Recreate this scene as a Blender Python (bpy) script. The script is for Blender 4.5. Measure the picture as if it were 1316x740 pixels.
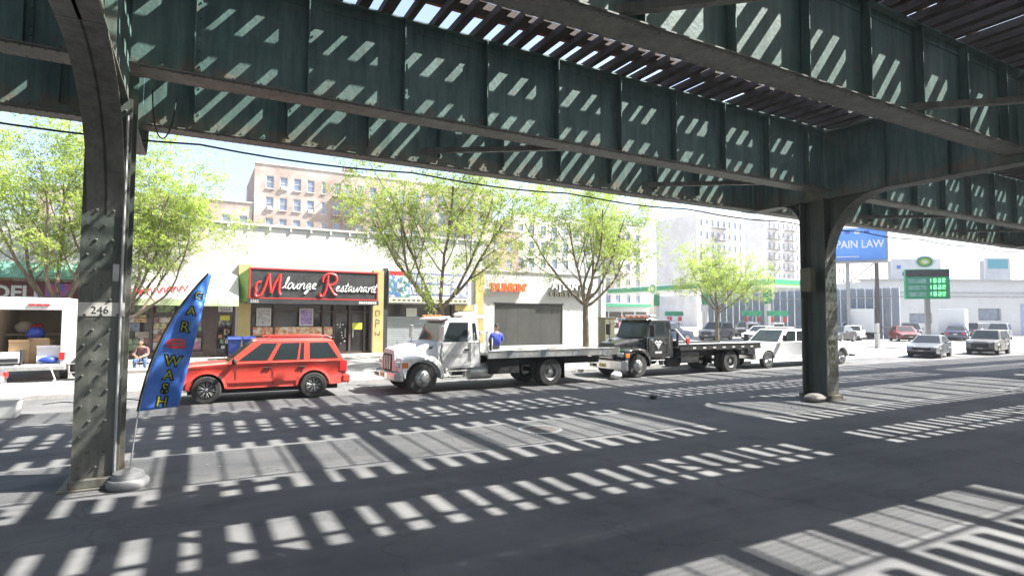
import bpy, bmesh, math, random
from mathutils import Vector, Matrix

R = math.radians
rnd = random.Random(11)
scene = bpy.context.scene
col = scene.collection
for o in list(bpy.data.objects):
    bpy.data.objects.remove(o)

# ------------------------------------------------------------------ camera
cam_d = bpy.data.cameras.new('camera')
cam_o = bpy.data.objects.new('camera', cam_d)
col.objects.link(cam_o)
cam_d.sensor_width = 36.0
cam_d.lens = 36.0 * 740.0 / 1316.0
cam_d.clip_start = 0.05
cam_d.clip_end = 3000
right = Vector((0.8759, -0.4824, 0.0057))
up = Vector((-0.0293, -0.0414, 0.9987))
fwd = Vector((0.4816, 0.8750, 0.0504))
m = Matrix((( right.x, up.x, -fwd.x, 0.0), (right.y, up.y, -fwd.y, 0.0), (right.z, up.z, -fwd.z, 2.5), (0, 0, 0, 1)))
cam_o.matrix_world = m
scene.camera = cam_o

# ------------------------------------------------------------------ sky and sun
SUNV = Vector((0.80, -0.30, 1.0)).normalized()        # towards the sun
EL = math.asin(SUNV.z)
AZ = math.atan2(SUNV.x, SUNV.y)
world = bpy.data.worlds.new('World')
scene.world = world
world.use_nodes = True
wn = world.node_tree
bg = wn.nodes['Background']
sky = wn.nodes.new('ShaderNodeTexSky')
sky.sky_type = 'NISHITA'
sky.sun_disc = False
sky.sun_elevation = EL
sky.sun_rotation = AZ
sky.altitude = 0
sky.air_density = 1.0
sky.dust_density = 2.6
sky.ozone_density = 0.8
wn.links.new(sky.outputs[0], bg.inputs[0])
bg.inputs[1].default_value = 0.088
sl = bpy.data.lights.new('sun', 'SUN')
sl.energy = 5.0
sl.angle = R(0.53)
sl.color = (1.0, 0.975, 0.925)
so = bpy.data.objects.new('sun', sl)
col.objects.link(so)
so.rotation_euler = (-SUNV).to_track_quat('-Z', 'Y').to_euler()
so.location = (20, -10, 40)
vs = scene.view_settings
vs.view_transform = 'Standard'
vs.look = 'None'
vs.exposure = 2.1
vs.gamma = 1.0
vs.use_curve_mapping = False
scene.render.engine = 'CYCLES'
scene.cycles.max_bounces = 8
scene.cycles.diffuse_bounces = 4
scene.cycles.caustics_reflective = False
scene.cycles.caustics_refractive = False

# ------------------------------------------------------------------ mesh helper
class MB:
    def __init__(s):
        s.v = []; s.f = []; s.m = []
    def add(s, vs_, fs, m=0):
        b = len(s.v)
        s.v += [tuple(p) for p in vs_]
        for f in fs:
            s.f.append(tuple(i + b for i in f)); s.m.append(m)
        return s
    def box(s, x0, x1, y0, y1, z0, z1, m=0):
        return s.add([(x0,y0,z0),(x1,y0,z0),(x1,y1,z0),(x0,y1,z0),(x0,y0,z1),(x1,y0,z1),(x1,y1,z1),(x0,y1,z1)],
              [(0,3,2,1),(4,5,6,7),(0,1,5,4),(1,2,6,5),(2,3,7,6),(3,0,4,7)], m)
    def prism(s, pts, ax, a0, a1, m=0):
        n = len(pts)
        def mk(p, a):
            return {'y': (p[0], a, p[1]), 'x': (a, p[0], p[1]), 'z': (p[0], p[1], a)}[ax]
        vs_ = [mk(p, a0) for p in pts] + [mk(p, a1) for p in pts]
        fs = [tuple(range(n)), tuple(range(2*n-1, n-1, -1))]
        for i in range(n):
            j = (i+1) % n
            fs.append((i, i+n, j+n, j))
        return s.add(vs_, fs, m)
    def loft(s, loops, m=0, caps=True, closed=True):
        n = len(loops[0]); vs_ = [p for l in loops for p in l]; fs = []
        for k in range(len(loops)-1):
            for i in range(n if closed else n-1):
                j = (i+1) % n
                fs.append((k*n+i, k*n+j, (k+1)*n+j, (k+1)*n+i))
        if caps:
            fs.append(tuple(range(n-1, -1, -1))); fs.append(tuple(range((len(loops)-1)*n, len(loops)*n)))
        return s.add(vs_, fs, m)
    def tube(s, path, r, n=8, m=0, caps=True):
        path = [Vector(p) for p in path]
        rs = r if isinstance(r, (list, tuple)) else [r]*len(path)
        loops = []; prev = None
        for i, p in enumerate(path):
            t = (path[min(i+1, len(path)-1)] - path[max(i-1, 0)])
            if t.length < 1e-9: t = Vector((0,0,1))
            t.normalize()
            if prev is None:
                a = Vector((0,0,1)) if abs(t.z) < .9 else Vector((1,0,0))
                u = t.cross(a).normalized()
            else:
                u = prev - t*prev.dot(t)
                u = u.normalized() if u.length > 1e-6 else t.orthogonal().normalized()
            prev = u; w = t.cross(u)
            loops.append([p + (u*math.cos(2*math.pi*k/n) + w*math.sin(2*math.pi*k/n))*rs[i] for k in range(n)])
        return s.loft(loops, m, caps)
    def lathe(s, prof, ax='z', c=(0,0,0), n=24, m=0, caps=True):
        loops = []
        for r_, a in prof:
            l = []
            for k in range(n):
                t = 2*math.pi*k/n; p, q = r_*math.cos(t), r_*math.sin(t)
                l.append({'z': (c[0]+p, c[1]+q, c[2]+a), 'y': (c[0]+p, c[1]+a, c[2]+q), 'x': (c[0]+a, c[1]+p, c[2]+q)}[ax])
            loops.append(l)
        return s.loft(loops, m, caps)
    def ball(s, c, r_, n=8, k=5, m=0, sc=(1,1,1)):
        loops = []
        for i in range(1, k):
            t = math.pi*i/k
            loops.append([(c[0]+sc[0]*r_*math.sin(t)*math.cos(2*math.pi*j/n), c[1]+sc[1]*r_*math.sin(t)*math.sin(2*math.pi*j/n), c[2]-sc[2]*r_*math.cos(t)) for j in range(n)])
        return s.loft(loops, m, True)
    def quad(s, a, b, c, d, m=0):
        return s.add([a, b, c, d], [(0,1,2,3)], m)
    def poly(s, pts, m=0):
        return s.add(pts, [tuple(range(len(pts)))], m)
    def mesh(s, name, mats, smooth=False):
        me = bpy.data.meshes.new(name)
        me.from_pydata(s.v, [], s.f)
        mats = mats if isinstance(mats, (list, tuple)) else [mats]
        for mm in mats: me.materials.append(mm)
        if len(mats) > 1: me.polygons.foreach_set('material_index', s.m)
        bm = bmesh.new(); bm.from_mesh(me)
        bmesh.ops.recalc_face_normals(bm, faces=bm.faces)
        bm.to_mesh(me); bm.free()
        if smooth:
            me.polygons.foreach_set('use_smooth', [True]*len(me.polygons))
            try: me.set_sharp_from_angle(angle=R(38))
            except Exception: pass
        return me
    def build(s, name, mats, parent=None, smooth=False, bevel=0, seg=2, loc=None):
        return ob(name, s.mesh(name, mats, smooth), parent, bevel, seg, loc)

def ob(name, me, parent=None, bevel=0, seg=2, loc=None):
    o = bpy.data.objects.new(name, me)
    col.objects.link(o)
    if parent is not None: o.parent = parent
    if loc is not None: o.location = loc
    if bevel:
        b = o.modifiers.new('bevel', 'BEVEL'); b.width = bevel; b.segments = seg; b.limit_method = 'ANGLE'; b.angle_limit = R(30)
        b.harden_normals = False
    return o

def tag(o, label=None, cat=None, group=None, kind=None):
    if label: o['label'] = label
    if cat: o['category'] = cat
    if group: o['group'] = group
    if kind: o['kind'] = kind
    return o

def thing(name, label, cat, loc=(0,0,0), rz=0, group=None):
    o = bpy.data.objects.new(name, None)
    o.empty_display_size = .2
    col.objects.link(o)
    o.location = loc; o.rotation_euler = (0, 0, rz)
    return tag(o, label, cat, group)

def copy_tree(o, parent=None):
    c = o.copy(); col.objects.link(c); c.parent = parent
    for ch in list(o.children): copy_tree(ch, c)
    return c

# ------------------------------------------------------------------ materials
def mat(name, c1, c2=None, scale=3.0, rough=.7, metal=0.0, bump=0.0, bscale=30.0, lo=.35, hi=.65, detail=6, spec=None, coat=0.0, c3=None, c3scale=1.0, c3lo=.55, c3hi=.7, emit=0.0, world_co=False, roughv=0.0, stretch=None):
    mt = bpy.data.materials.new(name); mt.use_nodes = True
    nt = mt.node_tree; b = nt.nodes['Principled BSDF']; L = nt.links.new
    c1 = tuple(c1) + (1,)
    b.inputs['Roughness'].default_value = rough; b.inputs['Metallic'].default_value = metal
    if spec is not None: b.inputs['Specular IOR Level'].default_value = spec
    if coat: b.inputs['Coat Weight'].default_value = coat; b.inputs['Coat Roughness'].default_value = .08
    b.inputs['Base Color'].default_value = c1
    need = c2 is not None or bump or c3 is not None or roughv
    if need:
        if world_co:
            g = nt.nodes.new('ShaderNodeNewGeometry'); co = g.outputs['Position']
        else:
            g = nt.nodes.new('ShaderNodeTexCoord'); co = g.outputs['Object']
        if stretch:
            mp = nt.nodes.new('ShaderNodeMapping'); mp.inputs['Scale'].default_value = stretch; L(co, mp.inputs[0]); co = mp.outputs[0]
    out = None
    if c2 is not None:
        n = nt.nodes.new('ShaderNodeTexNoise'); n.inputs['Scale'].default_value = scale; n.inputs['Detail'].default_value = detail; n.inputs['Roughness'].default_value = .62
        L(co, n.inputs['Vector'])
        r_ = nt.nodes.new('ShaderNodeValToRGB'); r_.color_ramp.elements[0].position = lo; r_.color_ramp.elements[1].position = hi
        r_.color_ramp.elements[0].color = c1; r_.color_ramp.elements[1].color = tuple(c2) + (1,)
        L(n.outputs['Fac'], r_.inputs[0]); out = r_.outputs[0]
        if roughv:
            mr = nt.nodes.new('ShaderNodeMapRange'); mr.inputs['To Min'].default_value = rough - roughv; mr.inputs['To Max'].default_value = rough + roughv
            mr.inputs['From Min'].default_value = .3; mr.inputs['From Max'].default_value = .7
            L(n.outputs['Fac'], mr.inputs['Value']); L(mr.outputs[0], b.inputs['Roughness'])
    if c3 is not None:
        n3 = nt.nodes.new('ShaderNodeTexNoise'); n3.inputs['Scale'].default_value = c3scale; n3.inputs['Detail'].default_value = 8; n3.inputs['Roughness'].default_value = .7
        L(co, n3.inputs['Vector'])
        r3 = nt.nodes.new('ShaderNodeMapRange'); r3.inputs['From Min'].default_value = c3lo; r3.inputs['From Max'].default_value = c3hi
        L(n3.outputs['Fac'], r3.inputs['Value'])
        mx = nt.nodes.new('ShaderNodeMix'); mx.data_type = 'RGBA'
        L(r3.outputs[0], mx.inputs['Factor'])
        if out: L(out, mx.inputs['A'])
        else: mx.inputs['A'].default_value = c1
        mx.inputs['B'].default_value = tuple(c3) + (1,); out = mx.outputs['Result']
    if out: L(out, b.inputs['Base Color'])
    if bump:
        nb = nt.nodes.new('ShaderNodeTexNoise'); nb.inputs['Scale'].default_value = bscale; nb.inputs['Detail'].default_value = 5
        L(co, nb.inputs['Vector'])
        bp = nt.nodes.new('ShaderNodeBump'); bp.inputs['Strength'].default_value = bump; bp.inputs['Distance'].default_value = .02
        L(nb.outputs['Fac'], bp.inputs['Height']); L(bp.outputs[0], b.inputs['Normal'])
    if emit:
        b.inputs['Emission Color'].default_value = c1; b.inputs['Emission Strength'].default_value = emit
    return mt

def brick_mat(name, c1, c2, mortar, dirt=None):
    mt = bpy.data.materials.new(name); mt.use_nodes = True
    nt = mt.node_tree; b = nt.nodes['Principled BSDF']; L = nt.links.new
    b.inputs['Roughness'].default_value = .9
    g = nt.nodes.new('ShaderNodeNewGeometry')
    sx = nt.nodes.new('ShaderNodeSeparateXYZ'); L(g.outputs['Position'], sx.inputs[0])
    ad = nt.nodes.new('ShaderNodeMath'); L(sx.outputs[0], ad.inputs[0]); L(sx.outputs[1], ad.inputs[1])
    cb = nt.nodes.new('ShaderNodeCombineXYZ'); L(ad.outputs[0], cb.inputs[0]); L(sx.outputs[2], cb.inputs[1])
    br = nt.nodes.new('ShaderNodeTexBrick'); L(cb.outputs[0], br.inputs['Vector'])
    br.inputs['Scale'].default_value = 1.0; br.inputs['Brick Width'].default_value = .42; br.inputs['Row Height'].default_value = .16
    br.inputs['Mortar Size'].default_value = .018
    br.inputs['Color1'].default_value = tuple(c1)+(1,); br.inputs['Color2'].default_value = tuple(c2)+(1,); br.inputs['Mortar'].default_value = tuple(mortar)+(1,)
    n = nt.nodes.new('ShaderNodeTexNoise'); n.inputs['Scale'].default_value = .35; n.inputs['Detail'].default_value = 8
    L(g.outputs['Position'], n.inputs['Vector'])
    mr = nt.nodes.new('ShaderNodeMapRange'); mr.inputs['From Min'].default_value = .42; mr.inputs['From Max'].default_value = .62
    L(n.outputs['Fac'], mr.inputs['Value'])
    mx = nt.nodes.new('ShaderNodeMix'); mx.data_type = 'RGBA'
    L(mr.outputs[0], mx.inputs['Factor']); L(br.outputs['Color'], mx.inputs['A']); mx.inputs['B'].default_value = tuple(dirt or mortar)+(1,)
    L(mx.outputs['Result'], b.inputs['Base Color'])
    return mt

def steel_mat(name, base, alt, rust, zlo, zhi, rough=.55, rust_amt=1.0):
    """painted steel with rust that starts at the bottom edge of the webs (where dirt and water sit)"""
    mt = bpy.data.materials.new(name); mt.use_nodes = True
    nt = mt.node_tree; b = nt.nodes['Principled BSDF']; L = nt.links.new
    b.inputs['Roughness'].default_value = rough; b.inputs['Specular IOR Level'].default_value = .35
    g = nt.nodes.new('ShaderNodeNewGeometry'); co = g.outputs['Position']
    n = nt.nodes.new('ShaderNodeTexNoise'); n.inputs['Scale'].default_value = 1.3; n.inputs['Detail'].default_value = 8; n.inputs['Roughness'].default_value = .65
    L(co, n.inputs['Vector'])
    r_ = nt.nodes.new('ShaderNodeValToRGB'); r_.color_ramp.elements[0].position = .35; r_.color_ramp.elements[1].position = .68
    r_.color_ramp.elements[0].color = tuple(base)+(1,); r_.color_ramp.elements[1].color = tuple(alt)+(1,)
    L(n.outputs['Fac'], r_.inputs[0])
    sx = nt.nodes.new('ShaderNodeSeparateXYZ'); L(co, sx.inputs[0])
    mz = nt.nodes.new('ShaderNodeMapRange'); mz.inputs['From Min'].default_value = zhi; mz.inputs['From Max'].default_value = zlo
    L(sx.outputs[2], mz.inputs['Value'])
    n2 = nt.nodes.new('ShaderNodeTexNoise'); n2.inputs['Scale'].default_value = 2.2; n2.inputs['Detail'].default_value = 9; n2.inputs['Roughness'].default_value = .7
    L(co, n2.inputs['Vector'])
    mu = nt.nodes.new('ShaderNodeMath'); mu.operation = 'MULTIPLY_ADD'; L(mz.outputs[0], mu.inputs[0]); mu.inputs[1].default_value = .55*rust_amt; 
    ns = nt.nodes.new('ShaderNodeMapRange'); ns.inputs['From Min'].default_value = .35; ns.inputs['From Max'].default_value = .8; ns.inputs['To Min'].default_value = -.45; ns.inputs['To Max'].default_value = .3
    L(n2.outputs['Fac'], ns.inputs['Value']); L(ns.outputs[0], mu.inputs[2]); mu.use_clamp = True
    mx = nt.nodes.new('ShaderNodeMix'); mx.data_type = 'RGBA'
    L(mu.outputs[0], mx.inputs['Factor']); L(r_.outputs[0], mx.inputs['A']); mx.inputs['B'].default_value = tuple(rust)+(1,)
    mp = nt.nodes.new('ShaderNodeMapping'); mp.inputs['Scale'].default_value = (5, 5, .5); L(co, mp.inputs[0])
    n4 = nt.nodes.new('ShaderNodeTexNoise'); n4.inputs['Scale'].default_value = 1.0; n4.inputs['Detail'].default_value = 7; n4.inputs['Roughness'].default_value = .7; L(mp.outputs[0], n4.inputs['Vector'])
    r4 = nt.nodes.new('ShaderNodeMapRange'); r4.inputs['From Min'].default_value = .3; r4.inputs['From Max'].default_value = .7; r4.inputs['To Min'].default_value = .6; r4.inputs['To Max'].default_value = 1.35; L(n4.outputs['Fac'], r4.inputs['Value'])
    vm = nt.nodes.new('ShaderNodeVectorMath'); vm.operation = 'SCALE'; L(mx.outputs['Result'], vm.inputs[0]); L(r4.outputs[0], vm.inputs['Scale'])
    n5 = nt.nodes.new('ShaderNodeTexNoise'); n5.inputs['Scale'].default_value = 4.5; n5.inputs['Detail'].default_value = 9; n5.inputs['Roughness'].default_value = .75; L(co, n5.inputs['Vector'])
    r5 = nt.nodes.new('ShaderNodeMapRange'); r5.inputs['From Min'].default_value = .62; r5.inputs['From Max'].default_value = .68; r5.inputs['To Max'].default_value = .8; L(n5.outputs['Fac'], r5.inputs['Value'])
    m5 = nt.nodes.new('ShaderNodeMix'); m5.data_type = 'RGBA'; L(r5.outputs[0], m5.inputs['Factor']); L(vm.outputs[0], m5.inputs['A']); m5.inputs['B'].default_value = (rust[0]*.8, rust[1]*.8, rust[2]*.8, 1)
    L(m5.outputs['Result'], b.inputs['Base Color'])
    nb = nt.nodes.new('ShaderNodeTexNoise'); nb.inputs['Scale'].default_value = 14; L(co, nb.inputs['Vector'])
    bp = nt.nodes.new('ShaderNodeBump'); bp.inputs['Strength'].default_value = .25; bp.inputs['Distance'].default_value = .02
    L(nb.outputs['Fac'], bp.inputs['Height']); L(bp.outputs[0], b.inputs['Normal'])
    return mt

def asphalt_mat():
    mt = bpy.data.materials.new('asphalt'); mt.use_nodes = True
    nt = mt.node_tree; b = nt.nodes['Principled BSDF']; L = nt.links.new
    b.inputs['Roughness'].default_value = .85; b.inputs['Specular IOR Level'].default_value = .3
    g = nt.nodes.new('ShaderNodeNewGeometry'); co = g.outputs['Position']
    def noise(sc, det=6, st=None, ro=.6):
        n = nt.nodes.new('ShaderNodeTexNoise'); n.inputs['Scale'].default_value = sc; n.inputs['Detail'].default_value = det; n.inputs['Roughness'].default_value = ro
        if st:
            mp = nt.nodes.new('ShaderNodeMapping'); mp.inputs['Scale'].default_value = st; L(co, mp.inputs[0]); L(mp.outputs[0], n.inputs['Vector'])
        else: L(co, n.inputs['Vector'])
        return n.outputs['Fac']
    def ramp(f, a, c0, c, c1):
        r_ = nt.nodes.new('ShaderNodeValToRGB'); e = r_.color_ramp.elements
        e[0].position = a; e[1].position = c; e[0].color = tuple(c0)+(1,); e[1].color = tuple(c1)+(1,); L(f, r_.inputs[0]); return r_.outputs[0]
    def mixc(f, A, B, mode='MIX'):
        mx = nt.nodes.new('ShaderNodeMix'); mx.data_type = 'RGBA'; mx.blend_type = mode
        if isinstance(f, float): mx.inputs['Factor'].default_value = f
        else: L(f, mx.inputs['Factor'])
        L(A, mx.inputs['A'])
        if isinstance(B, tuple): mx.inputs['B'].default_value = B
        else: L(B, mx.inputs['B'])
        return mx.outputs['Result']
    base = ramp(noise(.5, 8), .3, (.1,.102,.104), .7, (.17,.17,.166))
    agg = ramp(noise(160, 3, None, .8), .32, (.55,.55,.56), .72, (1.35,1.33,1.3))
    c = mixc(1.0, base, agg, 'MULTIPLY')
    streak = ramp(noise(1.0, 6, (.12, 1.6, 1)), .45, (1,1,1), .62, (.8,.8,.82))
    c = mixc(1.0, c, streak, 'MULTIPLY')
    oil = ramp(noise(.9, 6), .58, (1,1,1), .72, (.55,.55,.56))
    c = mixc(.8, c, oil, 'MULTIPLY')
    vo = nt.nodes.new('ShaderNodeTexVoronoi'); vo.feature = 'DISTANCE_TO_EDGE'; vo.inputs['Scale'].default_value = .33
    wv = nt.nodes.new('ShaderNodeTexNoise'); wv.inputs['Scale'].default_value = 1.5; wv.inputs['Detail'].default_value = 6; L(co, wv.inputs['Vector'])
    vm = nt.nodes.new('ShaderNodeVectorMath'); vm.operation = 'MULTIPLY_ADD'; L(wv.outputs['Color'], vm.inputs[0]); vm.inputs[1].default_value = (1.3,1.3,0); L(co, vm.inputs[2])
    L(vm.outputs[0], vo.inputs['Vector'])
    cr = ramp(vo.outputs['Distance'], .0, (.45,.45,.45), .012, (1,1,1))
    c = mixc(.4, c, cr, 'MULTIPLY')
    L(c, b.inputs['Base Color'])
    bp = nt.nodes.new('ShaderNodeBump'); bp.inputs['Strength'].default_value = .5; bp.inputs['Distance'].default_value = .01
    L(noise(90, 4), bp.inputs['Height']); L(bp.outputs[0], b.inputs['Normal'])
    return mt

M = {}
M['asphalt'] = asphalt_mat()
M['ground'] = mat('ground', (.22,.21,.19), (.3,.29,.27), scale=.2, rough=.95)
M['concrete'] = mat('concrete', (.29,.275,.25), (.37,.355,.33), scale=1.1, rough=.9, bump=.3, c3=(.2,.19,.18), c3scale=.9, c3lo=.58, c3hi=.78, world_co=True)
M['concrete2'] = mat('concrete2', (.25,.24,.225), (.33,.315,.295), scale=1.7, rough=.9, bump=.3, c3=(.17,.16,.15), c3scale=1.3, c3lo=.56, c3hi=.75, world_co=True)
M['kerb'] = mat('kerb_stone', (.3,.29,.27), (.42,.41,.39), scale=2.5, rough=.9, bump=.3, world_co=True)
M['forecourt'] = mat('forecourt', (.34,.33,.31), (.42,.41,.385), scale=.35, rough=.9, c3=(.3,.29,.28), c3scale=.5, c3lo=.58, c3hi=.72, world_co=True)
M['steel'] = steel_mat('steel_green', (.06,.118,.102), (.105,.165,.145), (.25,.12,.065), 6.5, 6.95, rust_amt=.75)
M['steel_fl'] = steel_mat('steel_flange', (.1,.106,.092), (.145,.148,.128), (.15,.085,.055), 6.3, 6.55, rust_amt=.25)
M['steel_col'] = steel_mat('steel_column', (.1,.105,.09), (.145,.145,.125), (.19,.12,.07), 0.0, .9, rust_amt=.8)
M['steel_colg'] = steel_mat('steel_column_green', (.05,.065,.055), (.08,.09,.075), (.17,.1,.06), 0, .4, rust_amt=.5)
M['tie'] = mat('tie_timber', (.045,.035,.032), (.085,.065,.055), scale=4, rough=.9, stretch=(8,1,8))
M['rail'] = mat('rail_steel', (.12,.07,.05), (.2,.13,.09), scale=5, rough=.6, metal=.6)
M['grate'] = mat('grate_steel', (.12,.11,.1), (.18,.16,.14), scale=5, rough=.7)
M['rustred'] = mat('rust_red', (.24,.06,.03), (.34,.1,.05), scale=6, rough=.8)
M['black'] = mat('black_rubber', (.016,.016,.017), rough=.75)
M['dark'] = mat('dark_void', (.02,.02,.021), rough=.9)
M['tyre'] = mat('tyre_rubber', (.028,.028,.028), (.055,.052,.048), scale=9, rough=.85)
M['chrome'] = mat('chrome', (.62,.62,.63), (.5,.5,.5), scale=8, rough=.22, metal=1.0)
M['alu'] = mat('aluminium', (.55,.55,.54), (.42,.42,.41), scale=6, rough=.42, metal=.7)
M['alurim'] = mat('rim_alloy', (.45,.45,.45), (.32,.32,.31), scale=12, rough=.35, metal=.8)
M['rimblk'] = mat('rim_black', (.022,.022,.023), rough=.3, metal=.4)
M['glass'] = mat('vehicle_glass', (.02,.026,.028), rough=.06, spec=.6)
M['glassg'] = mat('windscreen_glass', (.03,.045,.035), (.06,.075,.055), scale=2.5, rough=.06, spec=.7)
M['winglass'] = mat('window_glass', (.10,.13,.19), (.2,.24,.31), scale=1.2, rough=.08, spec=.8, world_co=True)
M['shopglass'] = mat('shop_glass', (.022,.02,.02), (.05,.042,.04), scale=1.1, rough=.07, spec=.6, world_co=True)
M['redcar'] = mat('red_paint', (.55,.05,.035), (.58,.065,.045), scale=2.2, rough=.3, coat=.7, c3=(.6,.13,.095), c3scale=.8, c3lo=.55, c3hi=.9)
M['whitetruck'] = mat('white_paint', (.7,.7,.69), (.62,.61,.59), scale=2.3, rough=.34, coat=.4, c3=(.42,.4,.37), c3scale=2.7, c3lo=.62, c3hi=.8)
M['blacktruck'] = mat('black_paint', (.015,.016,.017), (.035,.035,.035), scale=2.3, rough=.22, coat=.5)
M['navy'] = mat('navy_paint', (.02,.035,.09), rough=.25, coat=.5)
M['greycar'] = mat('grey_paint', (.09,.1,.11), rough=.3, coat=.5)
M['silver'] = mat('silver_paint', (.2,.21,.23), (.16,.17,.185), scale=3, rough=.32, metal=.4, coat=.4)
M['gold'] = mat('tan_paint', (.15,.145,.135), rough=.32, metal=.3, coat=.4)
M['darkcar'] = mat('charcoal_paint', (.035,.04,.045), rough=.28, coat=.5)
M['whitecar'] = mat('white_car_paint', (.72,.72,.71), rough=.35, coat=.4)
M['darkred'] = mat('maroon_paint', (.2,.02,.02), rough=.3, coat=.4)
M['lampred'] = mat('red_lens', (.5,.02,.02), rough=.2, coat=.5)
M['lampamber'] = mat('amber_lens', (.75,.18,.03), rough=.25, coat=.4)
M['lampclr'] = mat('clear_lens', (.6,.62,.62), (.35,.37,.38), scale=9, rough=.12, coat=.5)
M['plate'] = mat('licence_plate', (.65,.55,.2), rough=.5)
M['whitewall'] = mat('white_render', (.5,.495,.48), (.44,.43,.41), scale=.7, rough=.9, c3=(.4,.385,.355), c3scale=.6, c3lo=.58, c3hi=.85, world_co=True, bump=.15)
M['whitewall2'] = mat('white_paint_wall', (.5,.5,.495), (.45,.45,.44), scale=.5, rough=.85, world_co=True, bump=.12, c3=(.37,.36,.34), c3scale=.9, c3lo=.6, c3hi=.85)
M['yellow'] = mat('yellow_paint', (.44,.34,.13), (.5,.4,.18), scale=1.6, rough=.8, c3=(.3,.23,.12), c3scale=2.0, c3lo=.58, c3hi=.8, world_co=True)
M['greenpt'] = mat('green_paint', (.17,.3,.06), (.22,.36,.1), scale=2, rough=.75)
M['greenroof'] = mat('green_roof', (.12,.3,.22), (.2,.38,.3), scale=2, rough=.5)
M['white'] = mat('plain_white', (.74,.74,.73), (.66,.66,.65), scale=3, rough=.7)
M['offwhite'] = mat('off_white', (.6,.58,.54), (.5,.48,.44), scale=3, rough=.8)
M['red'] = mat('sign_red', (.6,.03,.03), rough=.5)
M['orange'] = mat('sign_orange', (.75,.13,.03), rough=.45)
M['signblk'] = mat('sign_black', (.025,.026,.027), (.05,.05,.05), scale=2.5, rough=.55)
M['blue'] = mat('sign_blue', (.03,.08,.42), (.05,.12,.5), scale=2, rough=.5)
M['flagblue'] = mat('flag_blue', (.035,.12,.46), (.06,.19,.56), scale=3, rough=.45, bump=.35, bscale=5)
M['flagyel'] = mat('flag_yellow', (.62,.6,.08), rough=.6)
M['billblue'] = mat('billboard_blue', (.08,.26,.7), (.12,.33,.78), scale=.4, rough=.5)
M['purple'] = mat('poster_purple', (.2,.1,.35), (.5,.4,.55), scale=6, rough=.5)
M['posterw'] = mat('poster_white', (.6,.57,.54), (.25,.22,.22), scale=7, rough=.5)
M['food'] = mat('food_print', (.5,.1,.06), (.65,.45,.2), scale=6, rough=.5, c3=(.65,.6,.5), c3scale=4, c3lo=.5, c3hi=.55)
M['brownframe'] = mat('brown_frame', (.06,.04,.032), (.09,.06,.05), scale=4, rough=.6)
M['shutter'] = mat('grey_shutter', (.28,.3,.32), (.34,.36,.38), scale=2, rough=.5, metal=.3, c3=(.2,.21,.22), c3scale=2)
M['panel'] = mat('dark_panel', (.035,.036,.032), (.05,.05,.045), scale=1.2, rough=.55, c3=(.075,.075,.068), c3scale=2.2, c3lo=.62, c3hi=.75, world_co=True)
M['cabinet'] = mat('cabinet_green', (.1,.1,.06), (.14,.13,.08), scale=3, rough=.7)
M['brick'] = brick_mat('brick_pale', (.22,.145,.11), (.3,.21,.165), (.36,.31,.27), (.38,.33,.29))
M['brickbrown'] = brick_mat('brick_brown', (.26,.15,.11), (.32,.2,.15), (.36,.3,.26), (.3,.2,.15))
M['brickwhite'] = brick_mat('brick_white', (.5,.47,.44), (.56,.53,.5), (.5,.47,.45), (.6,.58,.56))
M['iron'] = mat('fire_escape_iron', (.14,.06,.04), (.2,.1,.07), scale=5, rough=.7)
M['ironblk'] = mat('fire_escape_black', (.06,.055,.055), rough=.7)
M['bpgreen'] = mat('canopy_green', (.03,.26,.13), (.05,.32,.17), scale=2, rough=.4)
M['bplime'] = mat('lime_green', (.3,.55,.08), rough=.4)
M['led'] = mat('led_green', (.25,1.0,.4), rough=.4, emit=.5)
M['corr'] = mat('corrugated_steel', (.4,.45,.52), (.5,.54,.6), scale=2, rough=.5, metal=.3, stretch=(1,1,.25), c3=(.25,.29,.34), c3scale=1.5)
M['bark'] = mat('bark', (.11,.085,.06), (.19,.155,.11), scale=7, rough=.95, bump=.6, bscale=25, stretch=(1,1,.35))
M['denim'] = mat('denim', (.05,.09,.22), (.08,.13,.28), scale=14, rough=.9)
M['plaid'] = mat('shirt_plaid', (.09,.03,.035), (.2,.13,.13), scale=26, rough=.9)
M['bluejacket'] = mat('blue_jacket', (.03,.05,.33), (.05,.08,.42), scale=8, rough=.8)
M['skin'] = mat('skin', (.3,.17,.11), rough=.6)
M['hair'] = mat('hair', (.02,.015,.012), rough=.8)
M['shoe'] = mat('shoe_white', (.5,.5,.5), rough=.6)
M['greyp'] = mat('grey_trousers', (.14,.14,.15), rough=.9)
M['tarp'] = mat('black_bag', (.03,.03,.033), rough=.35, bump=.8, bscale=7)
M['cardboard'] = mat('cardboard', (.36,.24,.13), (.42,.3,.18), scale=4, rough=.9)
M['vanin'] = mat('van_interior', (.5,.42,.31), (.56,.49,.39), scale=2.5, rough=.9)
M['bluebag'] = mat('blue_bag', (.03,.07,.4), rough=.5, bump=.6, bscale=8)
M['bin'] = mat('blue_bin', (.02,.05,.25), rough=.45)
M['flagbase'] = mat('flag_base', (.13,.13,.13), (.19,.19,.19), scale=6, rough=.5)
M['galv'] = mat('galvanised', (.38,.38,.38), (.3,.3,.3), scale=6, rough=.5, metal=.5)
M['paper'] = mat('white_litter', (.7,.7,.69), rough=.8)
M['rubble'] = mat('rubble', (.17,.155,.14), (.25,.23,.21), scale=8, rough=.95)

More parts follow.
